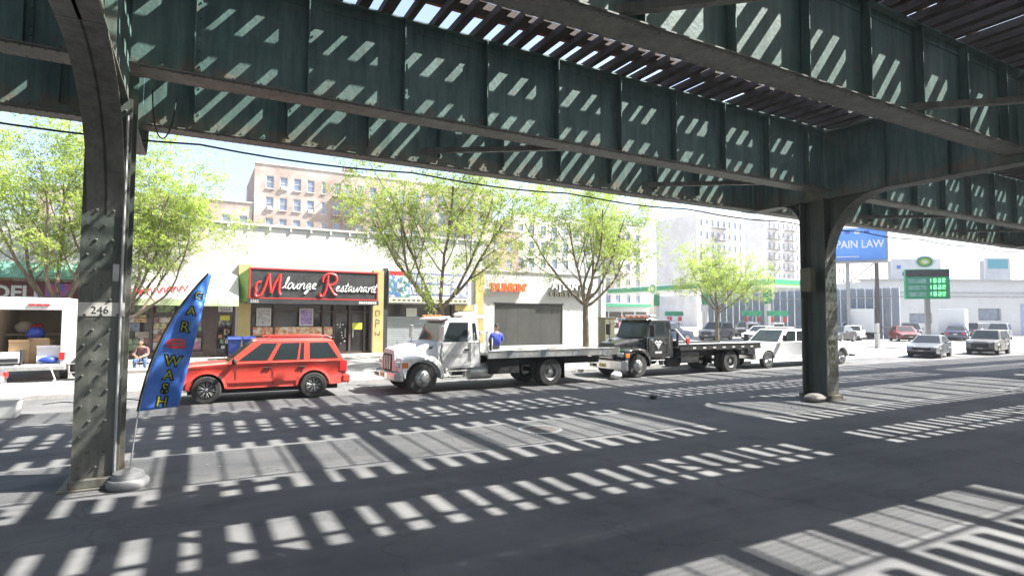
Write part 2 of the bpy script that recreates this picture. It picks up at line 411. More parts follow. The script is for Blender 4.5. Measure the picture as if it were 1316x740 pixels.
def leaf_mat(name, ca, cb):
    mt = bpy.data.materials.new(name); mt.use_nodes = True
    nt = mt.node_tree; b = nt.nodes['Principled BSDF']; L = nt.links.new
    g = nt.nodes.new('ShaderNodeNewGeometry')
    n = nt.nodes.new('ShaderNodeTexNoise'); n.inputs['Scale'].default_value = 1.6; n.inputs['Detail'].default_value = 3; L(g.outputs['Position'], n.inputs['Vector'])
    wn_ = nt.nodes.new('ShaderNodeTexWhiteNoise'); L(g.outputs['Random Per Island'], wn_.inputs['Vector'])
    mu = nt.nodes.new('ShaderNodeMath'); mu.operation = 'MULTIPLY_ADD'; L(wn_.outputs['Value'], mu.inputs[0]); mu.inputs[1].default_value = .45; 
    L(n.outputs['Fac'], mu.inputs[2])
    r_ = nt.nodes.new('ShaderNodeValToRGB'); r_.color_ramp.elements[0].position = .4; r_.color_ramp.elements[1].position = .95
    r_.color_ramp.elements[0].color = tuple(ca)+(1,); r_.color_ramp.elements[1].color = tuple(cb)+(1,)
    L(mu.outputs[0], r_.inputs[0]); L(r_.outputs[0], b.inputs['Base Color'])
    b.inputs['Roughness'].default_value = .55
    tr = nt.nodes.new('ShaderNodeBsdfTranslucent'); L(r_.outputs[0], tr.inputs['Color'])
    ms = nt.nodes.new('ShaderNodeMixShader'); ms.inputs[0].default_value = .45
    out = nt.nodes['Material Output']
    L(b.outputs[0], ms.inputs[1]); L(tr.outputs[0], ms.inputs[2]); L(ms.outputs[0], out.inputs['Surface'])
    return mt
M['leaf'] = leaf_mat('locust_leaf', (.19,.29,.035), (.42,.5,.12))
M['shrub'] = leaf_mat('shrub_leaf', (.09,.17,.02), (.2,.28,.05))

def text(s, size, mt, parent, x, y, z, extrude=.02, shear=0.0, align='LEFT', name='lettering', rot=(R(90),0,0), sx=1.0, offset=0.0, space=1.0):
    cu = bpy.data.curves.new('t', 'FONT'); cu.body = s; cu.size = size; cu.extrude = extrude; cu.shear = shear; cu.align_x = align; cu.offset = offset; cu.resolution_u = 3; cu.space_character = space
    t = bpy.data.objects.new('t', cu); col.objects.link(t)
    dg = bpy.context.evaluated_depsgraph_get()
    me = bpy.data.meshes.new_from_object(t.evaluated_get(dg))
    bpy.data.objects.remove(t); bpy.data.curves.remove(cu)
    me.name = name; me.materials.clear(); me.materials.append(mt)
    o = ob(name, me, parent)
    o.rotation_euler = rot; o.location = (x, y, z); o.scale = (sx, 1, 1)
    return o

def stroke(paths, r, mt, parent, name, loc=(0,0,0), n=5):
    mb = MB()
    for p in paths:
        mb.tube([(a, 0, b) for a, b in p], r, n)
    return mb.build(name, mt, parent, smooth=True, loc=loc)

def bez(p0, p1, p2, p3, n=8):
    return [tuple((1-t)**3*a + 3*(1-t)**2*t*b + 3*(1-t)*t*t*c + t**3*d for a, b, c, d in zip(p0, p1, p2, p3)) for t in [i/n for i in range(n+1)]]
# ================================================================== SETTING: ground, road, pavement, forecourt
def sheet(name, pts, faces, mt):
    return tag(MB().add(pts, faces).build(name, mt), kind='structure')
sheet('ground', [(-900,-900,-.3),(1200,-900,-.3),(1200,1200,-.3),(-900,1200,-.3)], [(0,1,2,3)], M['ground'])
sheet('road', [(-160,-60,0),(320,-60,0),(320,21.6,0),(-160,21.6,0)], [(0,1,2,3)], M['asphalt'])
KY = 21.6
def swz(y): return .15 + .25*(y-KY)/(33-KY)
# kerb stones
kerb = tag(MB().box(-60, 26.9, KY, KY+.1, -.2, .06).build('kerb', M['kerb']), kind='structure')
km = MB().box(0, 1.985, -.012, .17, -.1, .15).mesh('kerb_stone', M['kerb'])
for i in range(20):
    ob('kerb_stone', km, kerb, bevel=.02, loc=(-13+2*i, KY, 0))
# pavement: bed plus slabs
y0p = KY+.165
sw = sheet('pavement', [(-60,y0p,swz(y0p)-.03),(27,y0p,swz(y0p)-.03),(27,40,swz(33)-.03),(27,33.3,swz(33)-.03),(-60,33.3,swz(33)-.03)], [(0,1,3,4)], M['concrete2'])
py = 1.6
sm_a = MB().add([(0,0,-.06),(1.585,0,-.06),(1.585,py-.015,-.06+.25*py/11.4),(0,py-.015,-.06+.25*py/11.4),(0,0,0),(1.585,0,0),(1.585,py-.015,.25*py/11.4),(0,py-.015,.25*py/11.4)],
     [(0,3,2,1),(4,5,6,7),(0,1,5,4),(1,2,6,5),(2,3,7,6),(3,0,4,7)])
slab_m = [sm_a.mesh('slab', M['concrete']), sm_a.mesh('slab', M['concrete2'])]
for i in range(23):
    for j in range(7):
        yy = y0p + py*j
        ob('slab', slab_m[0 if rnd.random() < .6 else 1], sw, loc=(-9.8+1.6*i, yy, swz(yy)+rnd.uniform(-.006,.006)))
# filling-station forecourt with its sloping apron
sheet('forecourt', [(27,KY,.012),(200,KY,.012),(200,26,.38),(27,26,.38),(27,120,.4),(200,120,.4)], [(0,1,2,3),(3,2,5,4)], M['forecourt'])
# ground behind the row of shops
sheet('yard', [(-80,44,.2),(27,44,.2),(27,160,.2),(-80,160,.2)], [(0,1,2,3)], M['ground'])
# manhole
mh = thing('manhole_cover', 'round rough iron manhole cover sunk in the sunlit roadway', 'manhole cover', (6.85, 11.1, 0))
MB().lathe([(.5,-.02),(.5,.006),(.42,.006),(.42,-.02)], n=28).build('ring', M['galv'], mh)
mb = MB().lathe([(.405,-.02),(.405,.004)], n=28)
for a in range(-5, 6):
    for b_ in range(-5, 6):
        if a*a+b_*b_ < 27: mb.box(a*.072-.02, a*.072+.02, b_*.072-.02, b_*.072+.02, .004, .013)
mb.build('lid', M['rubble'], mh)

# ================================================================== THE ELEVATED RAILWAY
el = thing('elevated_railway', 'green riveted steel elevated railway on columns over the street, timber ties above', 'elevated railway', (0,0,0))
XB = [-40.6, -21.0, -1.2, 17.4, 37.2, 57.0, 76.8, 96.4]
GY = dict(B=13.65, A=11.0, C=6.1, D=2.75, A2=-1.1, B2=-3.8)
ZB, ZT = 6.5, 8.4
def girder_mesh(L, w, ZB=ZB):
    mb = MB()
    mb.box(0, L, -.014, .014, ZB, ZT, 0)
    mb.box(0, L, -w/2, w/2, ZB-.022, ZB, 1)
    mb.box(0, L, -w/2+.04, w/2-.04, ZB-.044, ZB-.022, 1)
    mb.box(0, L, -.18, .18, ZT, ZT+.03, 0)
    for s in (-1, 1):
        mb.box(0, L, s*.016 if s > 0 else -.17, .17 if s > 0 else -.016, ZB+.001, ZB+.02, 0)
        mb.box(0, L, s*.016 if s > 0 else -.034, .034 if s > 0 else -.016, ZB+.02, ZB+.17, 0)
        mb.box(0, L, s*.016 if s > 0 else -.034, .034 if s > 0 else -.016, ZT-.17, ZT-.002, 0)
    # rivet line in the flange angles
    k = 0
    while k*.15 < L-.3:
        x = .15+.15*k
        mb.ball((x, -.036, ZB+.11), .019, 5, 3); mb.ball((x+.07, -.036, ZT-.1), .019, 5, 3)
        for s in (-1, 1): mb.ball((x, s*(w/2-.075), ZB-.046), .019, 5, 3, 1)
        k += 1
    return mb.mesh('girder', [M['steel'], M['steel_fl']])
st_mb = MB()
for s in (-1, 1):
    ya, yb = (s*.036, s*.2) if s > 0 else (s*.2, s*.036)
    st_mb.box(-.055, -.037, ya, yb, ZB+.022, ZT-.004)
    st_mb.box(-.055, .055, min(s*.036, s*.054), max(s*.036, s*.054), ZB+.022, ZT-.004)
    for k in range(11): st_mb.ball((.03, s*.06, ZB+.2+.14*k), .018, 5, 3)
stiff_m = st_mb.mesh('stiffener', M['steel'])
gm = {}
for gi, (gn, gy) in enumerate(GY.items()):
    for si in range(1, len(XB)-1):
        if gn in ('A2', 'B2') and si > 4: continue
        L = XB[si+1]-XB[si]-.34
        key = (round(L, 2), gn in ('B', 'B2'))
        if key not in gm: gm[key] = girder_mesh(L, .5 if key[1] else .58, 6.32 if key[1] else ZB)
        g = ob('girder', gm[key], el, loc=(XB[si]+.17, gy, 0))
        if si <= 4:
            n = 10
            for k in range(n):
                ob('stiffener', stiff_m, g, loc=(.95 + k*(L-1.9)/(n-1), 0, 0))
# lateral braces between the girders
def brace(x0, y0, x1, y1, z):
    mb = MB(); d = Vector((x1-x0, y1-y0, 0)); n_ = Vector((-d.y, d.x, 0)).normalized()*.06
    for za, zb_, q in ((z, z+.012, 1), (z+.012, z+.12, .15)):
        a, b_ = Vector((x0,y0,0)), Vector((x1,y1,0))
        c = [a-n_, b_-n_, b_-n_+n_*2*q, a-n_+n_*2*q]
        mb.add([(p.x,p.y,za) for p in c]+[(p.x,p.y,zb_) for p in c], [(0,3,2,1),(4,5,6,7),(0,1,5,4),(1,2,6,5),(2,3,7,6),(3,0,4,7)])
    return mb.build('brace', M['steel_fl'], el)
for si in range(1, 5):
    x0 = XB[si]; L = XB[si+1]-x0
    for ya, yb in ((GY['A'], GY['B']), (GY['D'], GY['C'])):
        for k in range(2):
            xa = x0+6.0+k*7.2
            brace(xa, yb-.15, xa+3.4, ya+.15, ZB+.045)
# bents
def arc(y0, z0, y1, z1, n=12):
    """concave quarter curve leaving the column at (y0,z0) and meeting the girder at (y1,z1)"""
    return [(y1 + (y0-y1)*(1-math.sin(t)), z0 + (z1-z0)*(1-math.cos(t))) if False else (y0 + (y1-y0)*(1-math.cos(t)), z0 + (z1-z0)*math.sin(t)) for t in [math.pi/2*i/n for i in range(n+1)]]
def strip(mb, pts, w, t, m=0):
    """flange plate that follows a curve in the y-z plane"""
    loops = []
    for i, (y, z) in enumerate(pts):
        a = pts[max(i-1, 0)]; b_ = pts[min(i+1, len(pts)-1)]
        d = Vector((b_[0]-a[0], b_[1]-a[1])).normalized(); n_ = Vector((-d.y, d.x))*t
        loops.append([(-w/2, y, z), (w/2, y, z), (w/2, y+n_.x, z+n_.y), (-w/2, y+n_.x, z+n_.y)])
    mb.loft(loops, m)
CY = (10.75, -1.75)
rivet_c = MB()
def col_rivets(yf, s):
    for k in range(26):
        z = .3+.22*k
        if z > 5.9: break
        xs = (-.2, 0, .2) if k % 2 == 0 else (-.1, .1)
        for x in xs: rivet_c.ball((x, yf, z), .022, 6, 4)
col_rivets(-.43, -1); col_rivets(.43, 1)
rivet_m = rivet_c.mesh('rivets', M['steel_col'])
HD = .42
def column(x, y, ztop, near=True):
    mb = MB()
    for s in (-1, 1):
        a, b_ = sorted((s*(HD-.035), s*HD))
        mb.box(-.285, .285, a, b_, 0.02, 3.15, 0); mb.box(-.285, .285, a, b_, 3.15, ztop, 1)
        for q in (-1, 1):
            xa, xb = sorted((q*.03, q*.17)); ya, yb = sorted((s*(HD-.055), s*(HD-.037))); mb.box(xa, xb, ya, yb, .02, ztop, 1)
            xa, xb = sorted((q*.027, q*.045)); ya, yb = sorted((s*(HD-.175), s*(HD-.055))); mb.box(xa, xb, ya, yb, .02, ztop, 1)
    mb.box(-.025, .025, -HD+.036, HD-.036, .02, ztop, 1)
    c = mb.build('column', [M['steel_col'], M['steel_colg']], el, loc=(x, y, 0))
    if near: tag(ob('rivets', rivet_m, c), kind='stuff')
    MB().box(-.42, .42, -.58, .58, .0, .03).box(-.3, .3, -HD-.12, -HD-.002, .03, .15).box(-.3, .3, HD+.002, HD+.12, .03, .15).build('base_plate', M['steel_col'], c, bevel=.01)
    return c
cols = {}
for bi in range(1, 7):
    x = XB[bi]
    zb = 5.75 if bi == 2 else 6.25
    yN, yP = -5.2, 14.5
    CYb = CY if bi <= 2 else (11.35, -2.35)
    for yc in CYb:
        if yc < 0 and bi not in (1, 2, 3): pass
        cols[(bi, yc)] = column(x, yc, zb+.02, near=(yc > 0 and bi in (2, 3)))
    # cross girder
    mb = MB()
    rr = .75
    cyl = [(yP, ZT-.1), (yP, 7.0)] + [(yP - rr*(1-math.cos(t)), 7.0-.02 - (7.0-.02-zb)*math.sin(t)) for t in [math.pi/2*i/8 for i in range(9)]]
    cyr = [(yN + rr*(1-math.cos(t)), 6.98 - (6.98-zb)*math.sin(t)) for t in [math.pi/2*(8-i)/8 for i in range(9)]] + [(yN, 7.0), (yN, ZT-.1)]
    mb.prism(cyl+cyr, 'x', -.02, .02)
    bot = cyl[1:] + cyr[:-1]
    strip(mb, [(a, b_) for a, b_ in bot], .46, -.03, 1)
    mb.box(-.23, .23, yN, yP, ZT-.1, ZT-.06, 0)
    xg = mb.build('cross_girder', [M['steel'], M['steel_fl']], el, loc=(x, 0, 0))
    sm = MB()
    for s in (-1, 1):
        a, b_ = sorted((s*.022, s*.17)); sm.box(a, b_, -.008, .008, zb+.035, ZT-.1)
        a, b_ = sorted((s*.022, s*.034)); sm.box(a, b_, -.05, .05, zb+.035, ZT-.1)
    smm = sm.mesh('stiffener', M['steel'])
    for yy in (-3.6, -.4, 1.3, 4.5, 7.6, 9.2, 12.6, 13.6):
        ob('stiffener', smm, xg, loc=(0, yy, 0))
    # knee brackets
    for yc, sd in ((CYb[0], -1), (CYb[1], 1)):
        yf = yc + sd*.415
        if bi == 2: cur = arc(yf, 3.9, yf+sd*2.6, zb-.005, 14)
        else: cur = arc(yf, 4.2, yf+sd*1.75, zb-.005, 14)
        k = MB(); k.prism(cur + [(yf, zb-.005)], 'x', -.018, .018, 0)
        strip(k, cur, .46, .028*sd, 1)
        kb = k.build('knee_bracket', [M['steel_colg'], M['steel_fl']], xg, smooth=True)
        yo = yc - sd*.415
        cur = arc(yo, 5.3, yo-sd*.8, zb-.005, 8)
        k = MB(); k.prism(cur + [(yo, zb-.005)], 'x', -.018, .018, 0); strip(k, cur, .4, -.028*sd, 1)
        k.build('knee_bracket', [M['steel_colg'], M['steel_fl']], xg, smooth=True)
# number plate, boxes and graffiti on the columns
cL, cR = cols[(2, CY[0])], cols[(3, 11.35)]
MB().box(-.283, .283, -.426, -.4205, 2.48, 2.68).build('number_band', M['offwhite'], cL)
text('246', .15, M['black'], cL, -.02, -.428, 2.52, extrude=.001, align='CENTER')
MB().box(.12, .2, -.445, -.421, 3.0, 3.25).build('conduit_box', M['galv'], cL)
mb = MB(); mb.tube([(.235,-.445,.1),(.235,-.445,3.0),(.235,-.445,5.5)], .022, 6); mb.build('conduit', M['galv'], cL)
for xo, zo in ((-.42, 3.35), (.36, 3.3)):
    MB().box(xo-.14, xo+.14, -.1, .25, zo, zo+.75).build('junction_box', M['cabinet'], cR, bevel=.015)
gl = []
for k in range(5):
    zz = 1.75-.24*k
    gl.append([(-.2+.02*k, zz+.12), (-.13, zz-.06), (-.05, zz+.12), (-.02, zz-.05), (.04, zz+.1), (.1, zz-.06), (.14, zz+.1)])
stroke(gl, .012, mat('graffiti', (.35,.33,.15), rough=.7), cR, 'graffiti', loc=(0,-.421,0), n=4)
# ties
def tie_mesh(y0, y1, name='tie'):
    return MB().box(-.078, .078, y0, y1, ZT+.03, ZT+.19).mesh(name, M['tie'])
PITCH = .49
tracks = [(12.3, 9.55, 14.85, 17.3), (4.5, -.0, 7.15, 9.5), (-3.6, -8.4, -.95, -.95)]
TY = [((9.55, 14.2), (9.55, 16.1)), ((2.3, 7.15), (.8, 9.5)), ((-5.2, .85), (-7.2, .85))]
rest = MB()
for ti, (sh, lo) in enumerate(TY):
    msv, ml = [MB().box(-w_, w_, sh[0], sh[1], ZT+.03, ZT+.19).mesh('tie', M['tie']) for w_ in (.062, .075, .085, .1)], MB().box(-.11, .11, lo[0], lo[1], ZT+.03, ZT+.19).mesh('tie', M['tie'])
    x = -38.0; k = 0; nxt = 0; step = 3
    while x < 96:
        long = (k == nxt)
        if long:
            step = 7-step; nxt = k+step
        if -6.5 < x < 42.2:
            ob('tie', ml if long else rnd.choice(msv), el, loc=(x+rnd.uniform(-.04,.04), rnd.uniform(-.09,.09), 0))
        else:
            a, b_ = lo if long else sh
            rest.box(x-.078, x+.078, a, b_, ZT+.03, ZT+.19)
        x += PITCH; k += 1
tag(rest.build('ties', M['tie'], el), kind='stuff')
# rails and timber guards
ZR = ZT+.19
rp = [(-.065,0),(.065,0),(.065,.015),(.01,.035),(.01,.1),(.036,.11),(.036,.145),(-.036,.145),(-.036,.11),(-.01,.1),(-.01,.035),(-.065,.015)]
for yc in (12.7, 5.1, -2.5):
    for s in (-1, 1):
        MB().prism([(yc+s*.75+a, ZR+b_) for a, b_ in rp], 'x', -38, 96).build('rail', M['rail'], el)
        MB().box(-38, 96, yc+s*1.22-.09, yc+s*1.22+.09, ZR, ZR+.13).build('guard_timber', M['tie'], el)
    MB().prism([(yc-2.18+a, ZR+.1+b_) for a, b_ in rp], 'x', -38, 96).build('contact_rail', M['rustred'], el)
    MB().box(-38, 96, yc-2.65, yc-2.38, ZR+.002, ZR+.16).build('shade_trough', M['tie'], el)  # added trough blocks sun so the lower girder web stays dark
# plank strip added on the ties to shade the road below
for k in range(4): MB().box(-38, 96, 2.92+k*.26, 3.174+k*.26, ZR+.002, ZR+.05).build('shade_plank', M['tie'], el)
# boards added on the ties to break up the sunlit dashes
for yc in (12.7, 5.1):
    for k in range(26):
        x = rnd.uniform(-5, 40); w_ = rnd.uniform(.12, .26); L_ = rnd.uniform(.5, 1.3); y_ = yc+rnd.choice((-.35, .1, .4, 1.6, -1.75))+rnd.uniform(-.15,.15)
        o = MB().box(-L_/2, L_/2, -w_/2, w_/2, ZR+.002, ZR+.05).build('board', M['tie'], el, loc=(x, y_, 0)); o.rotation_euler = (0, 0, rnd.gauss(0, .12))
# slatted walkways
for ya, yb in ((14.3, 16.0), (7.3, 9.45), (.95, 2.45)):
    wk = MB().box(-38, 96, ya-.03, ya+.03, ZR+.003, ZR+.06).build('walkway', M['grate'], el)
    yy = ya+.17
    while yy < yb:
        MB().box(-38, 96, yy-.017, yy+.017, ZR+.003, ZR+.025).build('slat', M['grate'], wk)
        yy += .1
    # thin bearers under the slats
    mb = MB(); x = -38+.25
    while x < 96:
        mb.box(x-.016, x+.016, ya, yb, ZR-.04, ZR); x += PITCH
    tag(mb.build('bearers', M['grate'], wk), kind='stuff')
# cable slung under the outer girder
pts = []
for i in range(140):
    x = -36+i*.8
    ph = (x % 4.9)/4.9
    pts.append((x, 14.1, 6.2 - .1*4*ph*(1-ph)))
tag(MB().tube(pts, .022, 5).build('power_cable', M['black'], smooth=True), 'black cable slung along the underside of the far girder', 'cable')
pts = bez((-.75,11.6,6.4),(-.74,11.7,5.3),(-.45,11.75,5.35),(-.4,11.9,6.45), 16)
tag(MB().tube(pts, .012, 5).build('loose_wire', M['black'], smooth=True), 'loose loop of black wire hanging beside the left column head', 'wire')
# ================================================================== BUILDINGS
FY = 33.0
FZ = swz(33.0)
def wall_holes(mb, x0, x1, z0, z1, holes, y, depth, m=0, mrev=None):
    """front face in the plane y with rectangular openings, reveals going back by depth"""
    xs = sorted(set([x0, x1] + [h[0] for h in holes] + [h[1] for h in holes]))
    zs = sorted(set([z0, z1] + [h[2] for h in holes] + [h[3] for h in holes]))
    for i in range(len(xs)-1):
        for j in range(len(zs)-1):
            cx_, cz_ = (xs[i]+xs[i+1])/2, (zs[j]+zs[j+1])/2
            if any(h[0] < cx_ < h[1] and h[2] < cz_ < h[3] for h in holes): continue
            mb.quad((xs[i],y,zs[j]), (xs[i+1],y,zs[j]), (xs[i+1],y,zs[j+1]), (xs[i],y,zs[j+1]), m)
    mr = m if mrev is None else mrev
    for a, b_, c, d in holes:
        y2 = y+depth
        mb.quad((a,y,c),(b_,y,c),(b_,y2,c),(a,y2,c), mr); mb.quad((a,y,d),(a,y2,d),(b_,y2,d),(b_,y,d), mr)
        mb.quad((a,y,c),(a,y2,c),(a,y2,d),(a,y,d), mr); mb.quad((b_,y,c),(b_,y,d),(b_,y2,d),(b_,y2,c), mr)
def shell(mb, x0, x1, y0, y1, z0, z1, m=0):
    """sides, back and roof of a building block (front left to wall_holes)"""
    mb.quad((x0,y0,z0),(x0,y0,z1),(x0,y1,z1),(x0,y1,z0), m); mb.quad((x1,y0,z0),(x1,y1,z0),(x1,y1,z1),(x1,y0,z1), m)
    mb.quad((x0,y1,z0),(x0,y1,z1),(x1,y1,z1),(x1,y1,z0), m); mb.quad((x0,y0,z1),(x1,y0,z1),(x1,y1,z1),(x0,y1,z1), m)
win_cache = {}
def window(parent, x0, x1, z0, z1, y, ac=False, frame=None, glass=None):
    w, h_ = round(x1-x0, 2), round(z1-z0, 2)
    key = (w, h_, frame, glass)
    if key not in win_cache:
        f = MB(); t = .06
        f.box(0, t, 0, .09, 0, h_).box(w-t, w, 0, .09, 0, h_).box(t, w-t, 0, .09, 0, t).box(t, w-t, 0, .09, h_-t, h_).box(t, w-t, .005, .085, h_*.5-.03, h_*.5+.03)
        g = MB().box(t, w-t, .04, .05, t, h_*.5-.03).box(t, w-t, .025, .035, h_*.5+.03, h_-t)
        s = MB().box(-.08, w+.08, -.16, -.003, -.1, 0)
        win_cache[key] = (f.mesh('window', M[frame or 'offwhite']), g.mesh('pane', M[glass or 'winglass']), s.mesh('sill', M['offwhite']))
    a, b_, c = win_cache[key]
    o = ob('window', a, parent, loc=(x0, y+.1, z0))
    ob('pane', b_, o); ob('sill', c, o, loc=(0,-.1,0))
    if ac: MB().box(w*.2, w*.8, -.38, .02, .02, .4).build('air_conditioner', M['white'], o)
    return o

# ---- the row of shops: one block per shop
def shop_block(name, label, x0, x1, ztop, opening, mt, coping=True):
    b_ = thing(name, label, 'shop', (x0, FY, FZ))
    mb = MB(); w = x1-x0
    wall_holes(mb, 0, w, -.4, ztop-FZ, [opening], 0, .5)
    shell(mb, 0, w, 0, 11, -.4, ztop-FZ-.3)
    mb.box(.004, w-.004, .004, .25, ztop-FZ-.296, ztop-FZ-.004)
    mb.build('wall', mt, b_)
    if coping:
        MB().box(-.0, w, -.09, .3, ztop-FZ, ztop-FZ+.11).build('coping', M['offwhite'], b_)
        k = .4
        while k < w:
            MB().box(k-.05, k+.05, -.08, -.003, ztop-FZ-.2, ztop-FZ-.002).build('bracket', M['offwhite'], b_); k += 1.05
    return b_
# 1 deli at far left
B1 = shop_block('deli', 'deli with maroon sign and green tiled awning behind the open white van', -13.5, -4.25, 6.7, (.5, 8.9, -.02, 2.5), M['whitewall'], False)
fr = MB(); 
for xx in (.5, 3.2, 5.2, 6.4, 8.75): fr.box(xx, xx+.12, .1, .22, -.02, 2.5)
fr.box(.62, 8.75, .1, .22, 1.9, 2.0).build('shopfront_frame', M['brownframe'], B1)
MB().box(.5, 8.9, .3, .34, -.02, 2.5).build('shop_window', M['shopglass'], B1)
MB().box(1.2, 9.05, -.25, -.003, 2.62, 3.55).build('sign_board', mat('sign_maroon', (.11,.02,.025), (.16,.03,.03), scale=3, rough=.5), B1)
text('DELI', .8, M['white'], B1, 5.78, -.27, 2.8, extrude=.02, sx=1.0, offset=.025)
MB().box(1.2, 9.05, -.22, -.003, 2.5, 2.6).build('sign_strip', M['posterw'], B1)
rf = MB(); rf.add([(0,-1.0,3.75),(9.25,-1.0,3.75),(9.25,-.003,4.4),(0,-.003,4.4),(0,-1.0,3.67),(9.25,-1.0,3.67),(9.25,-.003,3.67),(0,-.003,3.67)], [(0,1,2,3),(4,7,6,5),(0,4,5,1),(1,5,6,2),(0,3,7,4)])
rfo = rf.build('awning', M['greenroof'], B1)
for k in range(26): MB().add([(k*.36-.025,-1.0,3.77),(k*.36+.025,-1.0,3.77),(k*.36+.025,-.003,4.43),(k*.36-.025,-.003,4.43),(k*.36,-1.0,3.82),(k*.36,-.003,4.48)], [(0,1,4),(1,2,5,4),(2,3,5),(3,0,4,5)]).build('seam', M['greenroof'], rfo)
for k in range(4): MB().box(3.0+k*1.45, 4.3+k*1.45, -.1, -.003, 3.57, 3.66).build('flower_print', M['food'], B1)
MB().box(7.6, 8.6, -.35, -.003, 2.9, 3.5).build('fruit_sign', mat('fruit_print', (.55,.06,.05), (.08,.12,.5), scale=3, rough=.5), B1)

# 2 shop with the white awning
B2 = shop_block('gift_shop', 'shop with a faded white awning edged in green, windows full of coloured goods', -4.25, 1.95, 7.25, (.25, 6.1, -.02, 2.62), M['whitewall'])
fr = MB()
for xx in (.25, 1.25, 2.35, 3.5, 4.65, 5.15, 5.98): fr.box(xx, xx+.12, .06, .2, -.02, 2.62)
fr.box(.37, 5.98, .065, .195, 2.1, 2.2)
fr.build('shopfront_frame', M['brownframe'], B2)
MB().box(.25, 4.7, .45, .48, -.02, 2.62).box(5.27, 5.98, .45, .48, -.02, 2.62).build('shop_window', M['shopglass'], B2)
MB().box(4.77, 5.15, .05, .3, -.02, 2.62).build('pier', M['brownframe'], B2)
MB().box(.25, 4.7, -.02, .25, -.02, .3).build('stall_riser', M['brownframe'], B2)
goods = [(.5,.2,.06),(.6,.35,.07),(.12,.3,.1),(.6,.55,.45),(.4,.08,.12),(.1,.15,.35),(.55,.5,.15),(.3,.14,.08),(.62,.6,.58),(.25,.45,.1),(.5,.12,.25),(.35,.28,.2)]
gmats = [mat('goods', tuple(.55*q+.1 for q in c), tuple(.75*q+.16 for q in c), scale=7, rough=.5, c3=(.12,.09,.07), c3scale=5, c3lo=.5, c3hi=.6) for c in goods]
for xx in (.4, 1.4, 2.5, 3.65):
    wd = .82 if xx < 1 else .95
    zz = .36
    while zz < 2.0:
        hh = rnd.uniform(.22, .42); a = xx
        while a < xx+wd-.15:
            ww = min(rnd.uniform(.2, .6), xx+wd-a)
            if rnd.random() < .9: MB().box(a, a+ww-.02, .3, .42, zz, zz+hh-.03).build('goods_box', rnd.choice(gmats), B2)
            a += ww
        zz += hh
    MB().box(xx+.1, xx+wd-.1, .3, .42, 2.22, 2.55).build('goods_box', rnd.choice(gmats), B2)
for k in range(14):
    a, c = rnd.uniform(5.28, 5.8), rnd.uniform(.3, 2.0)
    MB().box(a, a+.17, .25, .4, c, c+rnd.uniform(.15, .3)).build('goods_box', rnd.choice(gmats), B2)
MB().box(5.4, 5.85, .22, .24, 1.85, 2.15).build('yellow_notice', M['flagyel'], B2)
MB().box(5.3, 5.96, -.02, .05, 2.28, 2.55).build('number_board', M['offwhite'], B2)
text('2264', .24, M['black'], B2, 5.63, -.022, 2.33, extrude=.003, align='CENTER')
aw = MB(); aw.add([(.02,-1.05,2.72),(6.18,-1.05,2.72),(6.18,-.003,4.25),(.02,-.003,4.25),(.02,-1.05,2.69),(6.18,-1.05,2.69),(6.18,-.003,2.69),(.02,-.003,2.69)], [(0,1,2,3),(4,7,6,5),(0,4,5,1),(1,5,6,2),(0,3,7,4)])
awo = aw.build('awning', M['whitewall2'], B2)
MB().box(.02, 6.18, -1.085, -1.053, 2.56, 2.86).build('valance', mat('valance', (.32,.46,.16), (.6,.66,.45), scale=1.2, rough=.7), awo)
for k in range(6): MB().box(4.2+k*.27, 4.2+k*.27+rnd.uniform(.14,.22), -1.095, -1.087, 2.65, 2.79).build('valance_mark', M['white'], awo)
# red lettering stroked over the awning cloth
def aw_pt(x, t): return (x, -1.05+1.047*t-.012, 2.72+1.53*t+.01)
mb = MB()
for k in range(11):
    x = .9+k*.27; mb.tube([aw_pt(x, .12+.02*k), aw_pt(x+.16, .34+.02*k), aw_pt(x+.2, .16+.02*k), aw_pt(x+.34, .3+.025*k)], .045, 4)
mb.build('red_script', M['red'], awo)
mb = MB()
for k in range(4): mb.tube([aw_pt(.5+.3*k, .5+.05*k), aw_pt(.75+.3*k, .62+.05*k), aw_pt(1.05+.3*k, .58+.06*k)], .05, 4)
mb.build('green_mark', M['greenpt'], awo)

# 3 lounge restaurant
B3 = shop_block('lounge_restaurant', 'restaurant with red bordered black script sign between yellow piers', 1.95, 9.6, 7.22, (.62, 7.0, -.02, 2.75), M['whitewall'])
for a, c in ((.0, .6), (7.03, 7.64)):
    MB().box(a, c, -.12, -.003, -.3, 4.75).build('pier', M['yellow'], B3)
MB().add([(.0,-.123,2.8),(.42,-.95,2.8),(.42,-.95,4.5),(.0,-.123,4.2)], [(0,1,2,3)]).box(0.02,.4,-.14,-.125,2.75,2.8).build('sign_return', M['greenpt'], B3)
sb = MB().box(.44, 7.06, -.95, -.125, 2.98, 4.55).build('sign_box', M['signblk'], B3)
MB().box(.44, 7.06, -.99, -.952, 4.49, 4.55).box(.44, 7.06, -.99, -.952, 2.98, 3.03).box(.44, .5, -.99, -.952, 3.03, 4.49).box(7.0, 7.06, -.99, -.952, 3.03, 4.49).build('sign_border', M['red'], sb)
MB().box(.36, 7.1, -1.02, -.13, 2.72, 2.965).build('valance', M['signblk'], B3)
text('2262', .2, M['white'], B3, .5, -1.026, 2.77, extrude=.004)
for k in range(8): MB().box(6.0+k*.125, 6.0+k*.125+.085, -1.03, -1.022, 2.78, 2.91).build('valance_mark', M['white'], B3)
SF = -.975
